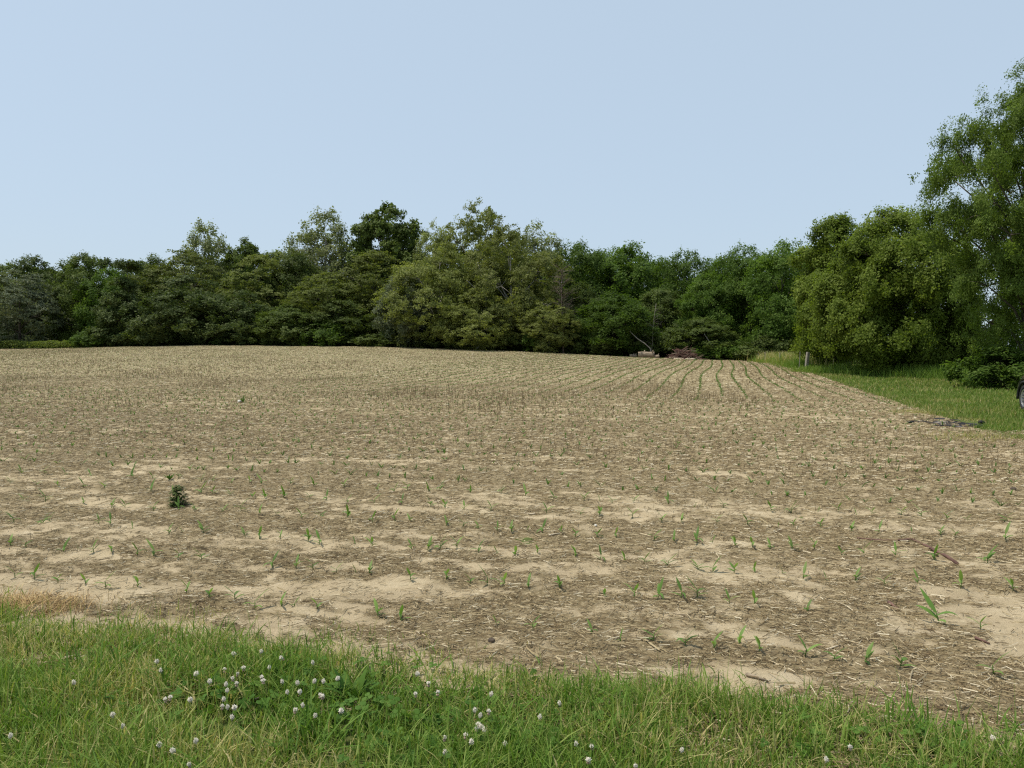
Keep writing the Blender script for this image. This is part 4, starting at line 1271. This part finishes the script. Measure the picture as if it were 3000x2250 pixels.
# ---------------------------------------------------------------- ash patch, sticks, stones
ax, ay, az_ = pix_ground(2806, 1244)
n = 46
gxx = np.linspace(-1.5, 1.5, 70); gyy = np.linspace(-1.3, 1.3, 50)
AX, AY = np.meshgrid(gxx, gyy)
e_ = (AX / 0.70) ** 2 + (AY / 1.05) ** 2
nz_ = fbm(AX * 2.2, AY * 2.2, 301, 4)
val = 1.0 - e_ + 2.6 * (nz_ - 0.5)
AZ = ground_h(AX + ax, AY + ay) - az_ + 0.014 + 0.05 * fbm(AX * 7, AY * 7, 305, 3) * np.clip(val * 1.5, 0, 1)
keepa = (val[:-1, :-1] > 0.3)
tinta = np.clip(0.10 + 0.9 * (fbm(AX * 4.5, AY * 5.5, 309, 4) - 0.53) * 2.6, 0, 1)
M_ashp = tint_mat("ash_and_charcoal", [(0.0, (0.018, 0.018, 0.021)), (0.40, (0.045, 0.044, 0.048)), (0.7, (0.16, 0.145, 0.135)), (1.0, (0.42, 0.37, 0.33))], 0.95, 0.1)
ashme = grid_mesh("ash_patch", AX, AY, AZ, [M_ashp], {"tint": ('POINT', tinta.ravel())}, keepa)
asho = link("ash_patch", ashme, loc=(ax, ay, az_))
tag(asho, "burnt patch of black and grey ash where the field meets the grass strip", "ash patch")
for (px, py, L_, R_, lab) in ((2876, 1243, 0.13, 0.04, "charred black log end at the ash patch's side toward the car"), (2667, 1242, 0.20, 0.03, "small charred stub apart from the ash patch toward the field")):
    x, y, z = pix_ground(px, py)
    g = Geo(); g.tube([(-L_ / 2, 0, R_), (0, 0.02, R_ * 1.1), (L_ / 2, 0, R_ * 0.9)], [R_ * 0.9, R_ * 1.1, R_ * 0.8], 8)
    o = link("charred_log", g.build("charred_log", M_char), loc=(x, y, z), rot=(0, 0, 0.4)); tag(o, lab, "log")

def ground_stick(pix, rad, label, mat, cat="stick"):
    P = [Vector(pix_ground(px, py, 0.0, True)) for px, py in pix]
    for p in P: p.z += rad * 0.9
    o0 = P[0].copy(); n = len(P)
    g = Geo(); g.tube([p - o0 for p in P], [rad * (1 - 0.55 * i / max(1, n - 1)) for i in range(n)], 6)
    o = link("fallen_stick", g.build("fallen_stick", mat), loc=o0); tag(o, label, cat)
ground_stick([(2805, 1657), (2775, 1636), (2745, 1620), (2722, 1608), (2695, 1595), (2668, 1583), (2640, 1587), (2590, 1588), (2510, 1580)], 0.013, "long bent dark stick lying across the straw between seedlings", M_brush)
ground_stick([(2748, 1632), (2730, 1626), (2705, 1621)], 0.009, "short dark stick lying alongside the long bent stick", M_brush)
ground_stick([(2603, 1771), (2618, 1780), (2636, 1793)], 0.011, "stubby dark stick on the pale bare soil patch", M_brush)
ground_stick([(2188, 1982), (2215, 1990), (2250, 2003)], 0.010, "short barkless stick lying beside the verge grass", M_log)
ground_stick([(2856, 1873), (2875, 1882), (2900, 1890)], 0.009, "thin brown stick near the biggest corn seedling", M_brush)
ground_stick([(1567, 1507), (1560, 1509), (1525, 1506)], 0.010, "pale straight stalk lying in the fifth corn row", M_cutwood)
ground_stick([(1608, 1571), (1622, 1569), (1640, 1567)], 0.010, "whitish broken stalk lying in the fourth corn row", M_cutwood)
ground_stick([(2420, 1906), (2440, 1902), (2462, 1894)], 0.006, "slim pale stalk lying between the first two corn rows", M_cutwood)

def lump(name, px, py, size, label, cat, mat, seed, field=True):
    r = np.random.default_rng(seed)
    x, y, z = pix_ground(px, py, 0.0, field)
    bm = bmesh.new(); bmesh.ops.create_icosphere(bm, subdivisions=3, radius=size)
    for v in bm.verts:
        k = 1 + 0.5 * (float(vnoise(v.co.x / size * 1.6 + seed, v.co.y / size * 1.6 + v.co.z / size, seed)) - 0.5)
        v.co = Vector((v.co.x * 1.2 * k, v.co.y * k, v.co.z * 0.75 * k))
    for f in bm.faces: f.smooth = True
    me = bpy.data.meshes.new(name); bm.to_mesh(me); bm.free(); me.materials.append(mat)
    o = link(name, me, loc=(x, y, z + size * 0.4), rot=(0, 0, r.uniform(0, 6))); tag(o, label, cat)
lump("soil_clod", 1440, 1880, 0.017, "dark crumbly clod of soil beside a first-row corn seedling", "clod", M_clod, 3)
lump("stone", 701, 1179, 0.06, "pale stone beside the far green weed in the field", "stone", M_stone, 4)
lump("stone", 1745, 1542, 0.012, "tiny white stone in the fourth corn row", "stone", M_stone, 5)
lump("stone", 2968, 1956 - 520, 0.03, "dark little clod near the picture's right border", "clod", M_clod, 6)

# ---------------------------------------------------------------- parked car at the right border
M_paint = plain_mat("black_paint", (0.012, 0.012, 0.014), 0.22, 0.0, 0.5, 0.8)
M_trim = plain_mat("black_trim", (0.016, 0.016, 0.017), 0.6)
M_tyre = plain_mat("tyre_rubber", (0.018, 0.018, 0.018), 0.85)
M_rim = plain_mat("alloy_rim", (0.55, 0.56, 0.58), 0.3, 0.85)
M_glass = plain_mat("dark_glass", (0.02, 0.024, 0.026), 0.06, 0.0, 0.8)
M_lamp = plain_mat("lamp_glass", (0.16, 0.165, 0.17), 0.2)
M_redlamp = plain_mat("tail_lamp", (0.25, 0.015, 0.012), 0.2)
M_under = plain_mat("underbody", (0.01, 0.01, 0.01), 0.9)

def bm_obj(name, bm, mat, parent, smooth=False):
    me = bpy.data.meshes.new(name)
    bmesh.ops.recalc_face_normals(bm, faces=list(bm.faces))
    for f in bm.faces: f.smooth = smooth
    bm.to_mesh(me); bm.free(); me.materials.append(mat)
    return link(name, me, parent)

def prism(profile, half_w, taper=None, bevel=0.0, segs=3):
    """profile in x (length) and z, extruded across y; taper(z) scales the half width"""
    bm = bmesh.new()
    rows = []
    for s in (-1, 1):
        rows.append([bm.verts.new((x, s * half_w * (taper(x, z) if taper else 1), z)) for x, z in profile])
    n = len(profile)
    bm.faces.new(rows[0]); bm.faces.new(list(reversed(rows[1])))
    for i in range(n):
        bm.faces.new((rows[0][i], rows[1][i], rows[1][(i + 1) % n], rows[0][(i + 1) % n]))
    if bevel:
        bmesh.ops.recalc_face_normals(bm, faces=list(bm.faces))
        bmesh.ops.bevel(bm, geom=[e for e in bm.edges if abs(e.verts[0].co.y - e.verts[1].co.y) < half_w * 0.6], offset=bevel, segments=segs, affect='EDGES', clamp_overlap=True)
    return bm

car = empty("parked_car", (0, 0, 0))
WR = 0.36; FXW, RXW = 1.40, -1.40; ARCH = 0.43
def arch(cx):
    return [(cx + ARCH * math.cos(a), max(0.30, WR + ARCH * math.sin(a))) for a in np.linspace(-0.12, math.pi + 0.12, 15)]
low = [(2.10, 0.34), (2.20, 0.50), (2.20, 0.66), (2.08, 0.82), (1.80, 0.93), (1.0, 1.04), (-1.2, 1.08), (-2.16, 1.06), (-2.26, 0.85), (-2.28, 0.55), (-2.20, 0.36)]
low += [p for p in reversed(arch(RXW))] + [p for p in reversed(arch(FXW))]
tp = lambda x, z: (1 - 0.16 * max(0, (abs(x) - 1.55) / 0.7) ** 2) * (1.0 if z < 0.8 else 1 - 0.10 * (z - 0.8))
bm_obj("body", prism(low, 0.93, tp, 0.07), M_paint, car, True)
cab = [(1.02, 1.02), (0.30, 1.52), (-0.2, 1.60), (-1.55, 1.58), (-2.12, 1.06)]
bm_obj("roof", prism(cab, 0.83, lambda x, z: 1 - 0.28 * max(0, z - 1.06), 0.03), M_paint, car, True)
for s in (-1, 1):
    for quad in ([(0.78, 1.10), (0.30, 1.44), (-0.35, 1.50), (-0.42, 1.11)], [(-0.50, 1.11), (-0.44, 1.50), (-1.28, 1.49), (-1.42, 1.12)]):
        bm = bmesh.new()
        f0 = []
        for off in (0.0, 0.012):
            f0.append([bm.verts.new((x, s * (0.83 * (1 - 0.28 * max(0, z - 1.06)) + off), z)) for x, z in quad])
        bm.faces.new(f0[0]); bm.faces.new(list(reversed(f0[1])))
        for i in range(4): bm.faces.new((f0[0][i], f0[0][(i + 1) % 4], f0[1][(i + 1) % 4], f0[1][i]))
        bm_obj("window", bm, M_glass, car)
for (x0, z0, x1, z1) in ((0.98, 1.07, 0.36, 1.50), (-2.10, 1.10, -1.62, 1.55)):
    bm = bmesh.new(); sgn = 1 if x0 > 0 else -1
    vsx = [bm.verts.new((x + 0.012 * sgn * q, y, z + 0.012 * q)) for q in (1, 2.5) for (x, y, z) in ((x0, -0.72, z0), (x0, 0.72, z0), (x1, 0.62, z1), (x1, -0.62, z1))]
    bm.faces.new(vsx[:4]); bm.faces.new(vsx[4:][::-1])
    for i in range(4): bm.faces.new((vsx[i], vsx[(i + 1) % 4], vsx[4 + (i + 1) % 4], vsx[4 + i]))
    bm_obj("windscreen" if x0 > 0 else "rear_window", bm, M_glass, car)
bm = bmesh.new(); bmesh.ops.create_cube(bm, size=1.0)
for v in bm.verts: v.co = Vector((v.co.x * 3.9, v.co.y * 1.2, v.co.z * 0.25 + 0.40))
bm_obj("underbody", bm, M_under, car)
def wheel(cx, s):
    w = empty("wheel", (cx, s * 0.815, WR)); w.parent = car
    bm = bmesh.new(); prof = [(0.235, -0.10), (0.30, -0.115), (0.345, -0.10), (WR, -0.07), (WR, 0.07), (0.345, 0.10), (0.30, 0.115), (0.235, 0.10)]
    rings = []
    for k in range(36):
        a = 2 * math.pi * k / 36
        rings.append([bm.verts.new((r * math.cos(a), yy, r * math.sin(a))) for r, yy in prof])
    for k in range(36):
        for i in range(len(prof)):
            j = (i + 1) % len(prof)
            bm.faces.new((rings[k][i], rings[k][j], rings[(k + 1) % 36][j], rings[(k + 1) % 36][i]))
    bm_obj("tyre", bm, M_tyre, w, True)
    g = bmesh.new(); prof = [(0.236, -0.085), (0.225, 0.09), (0.236, 0.108), (0.205, 0.100), (0.195, 0.03), (0.195, -0.085)]
    rings = []
    for k in range(36):
        a = 2 * math.pi * k / 36
        rings.append([g.verts.new((r * math.cos(a), s * yy, r * math.sin(a))) for r, yy in prof])
    for k in range(36):
        for i in range(len(prof)):
            j = (i + 1) % len(prof)
            g.faces.new((rings[k][i], rings[k][j], rings[(k + 1) % 36][j], rings[(k + 1) % 36][i]))
    for k in range(10):
        a = 2 * math.pi * k / 10 + 0.2
        da = 0.11
        vv = []
        for yy in (0.055, 0.095):
            for (r, dd) in ((0.03, da * 2.2), (0.21, da * 0.75), (0.21, -da * 0.75), (0.03, -da * 2.2)):
                vv.append(g.verts.new((r * math.cos(a + dd), s * (yy - (0.02 if r < 0.1 else 0)), r * math.sin(a + dd))))
        g.faces.new(vv[:4]); g.faces.new(vv[4:][::-1])
        for i in range(4): g.faces.new((vv[i], vv[(i + 1) % 4], vv[4 + (i + 1) % 4], vv[4 + i]))
    bm_obj("rim", g, M_rim, w)
for cx in (FXW, RXW):
    for s in (-1, 1):
        wheel(cx, s)
        g = Geo(); g.tube([(cx + (ARCH - 0.005) * math.cos(a), s * 0.925, WR + (ARCH - 0.005) * math.sin(a)) for a in np.linspace(-0.1, math.pi + 0.1, 18)], [0.032] * 18, 6)
        link("wheel_arch_trim", g.build("wheel_arch_trim", M_trim), car)
for s in (-1, 1):
    g = Geo(); g.tube([(2.14, s * 0.46, 0.72), (2.08, s * 0.66, 0.73), (1.95, s * 0.80, 0.76)], [0.045, 0.055, 0.02], 8)
    link("headlight", g.build("headlight", M_lamp), car)
    g = Geo(); g.tube([(-2.26, s * 0.55, 0.92), (-2.20, s * 0.76, 0.94), (-1.95, s * 0.90, 0.95)], [0.05, 0.06, 0.03], 8)
    link("tail_light", g.build("tail_light", M_redlamp), car)
    g = Geo(); g.tube([(0.85, s * 0.86, 1.08), (0.80, s * 0.90, 1.13), (0.72, s * 0.93, 1.13)], [0.03, 0.06, 0.05], 8)
    link("wing_mirror", g.build("wing_mirror", M_paint), car)
    for hx in (-0.25, -1.25):
        g = Geo(); g.tube([(hx - 0.08, s * 0.925, 0.93), (hx, s * 0.95, 0.93), (hx + 0.08, s * 0.925, 0.93)], [0.012, 0.014, 0.012], 6)
        link("door_handle", g.build("door_handle", M_trim), car)
# the front wheel facing the camera stands just inside the border
HEAD = math.radians(90 - 14)          # heading, counter-clockwise from +X
D_w = 19.9
wx, wy = (3002 - 1500) / FPX * D_w, D_w
cw, sw = math.cos(HEAD), math.sin(HEAD)
lx, ly = FXW, 0.93
car.location = (wx - (lx * cw - ly * sw), wy - (lx * sw + ly * cw), float(ground_h(wx, wy)) - 0.02)
car.rotation_euler = (0, 0, HEAD)
tag(car, "black car parked on the grass, mostly cut off by the picture border", "car")
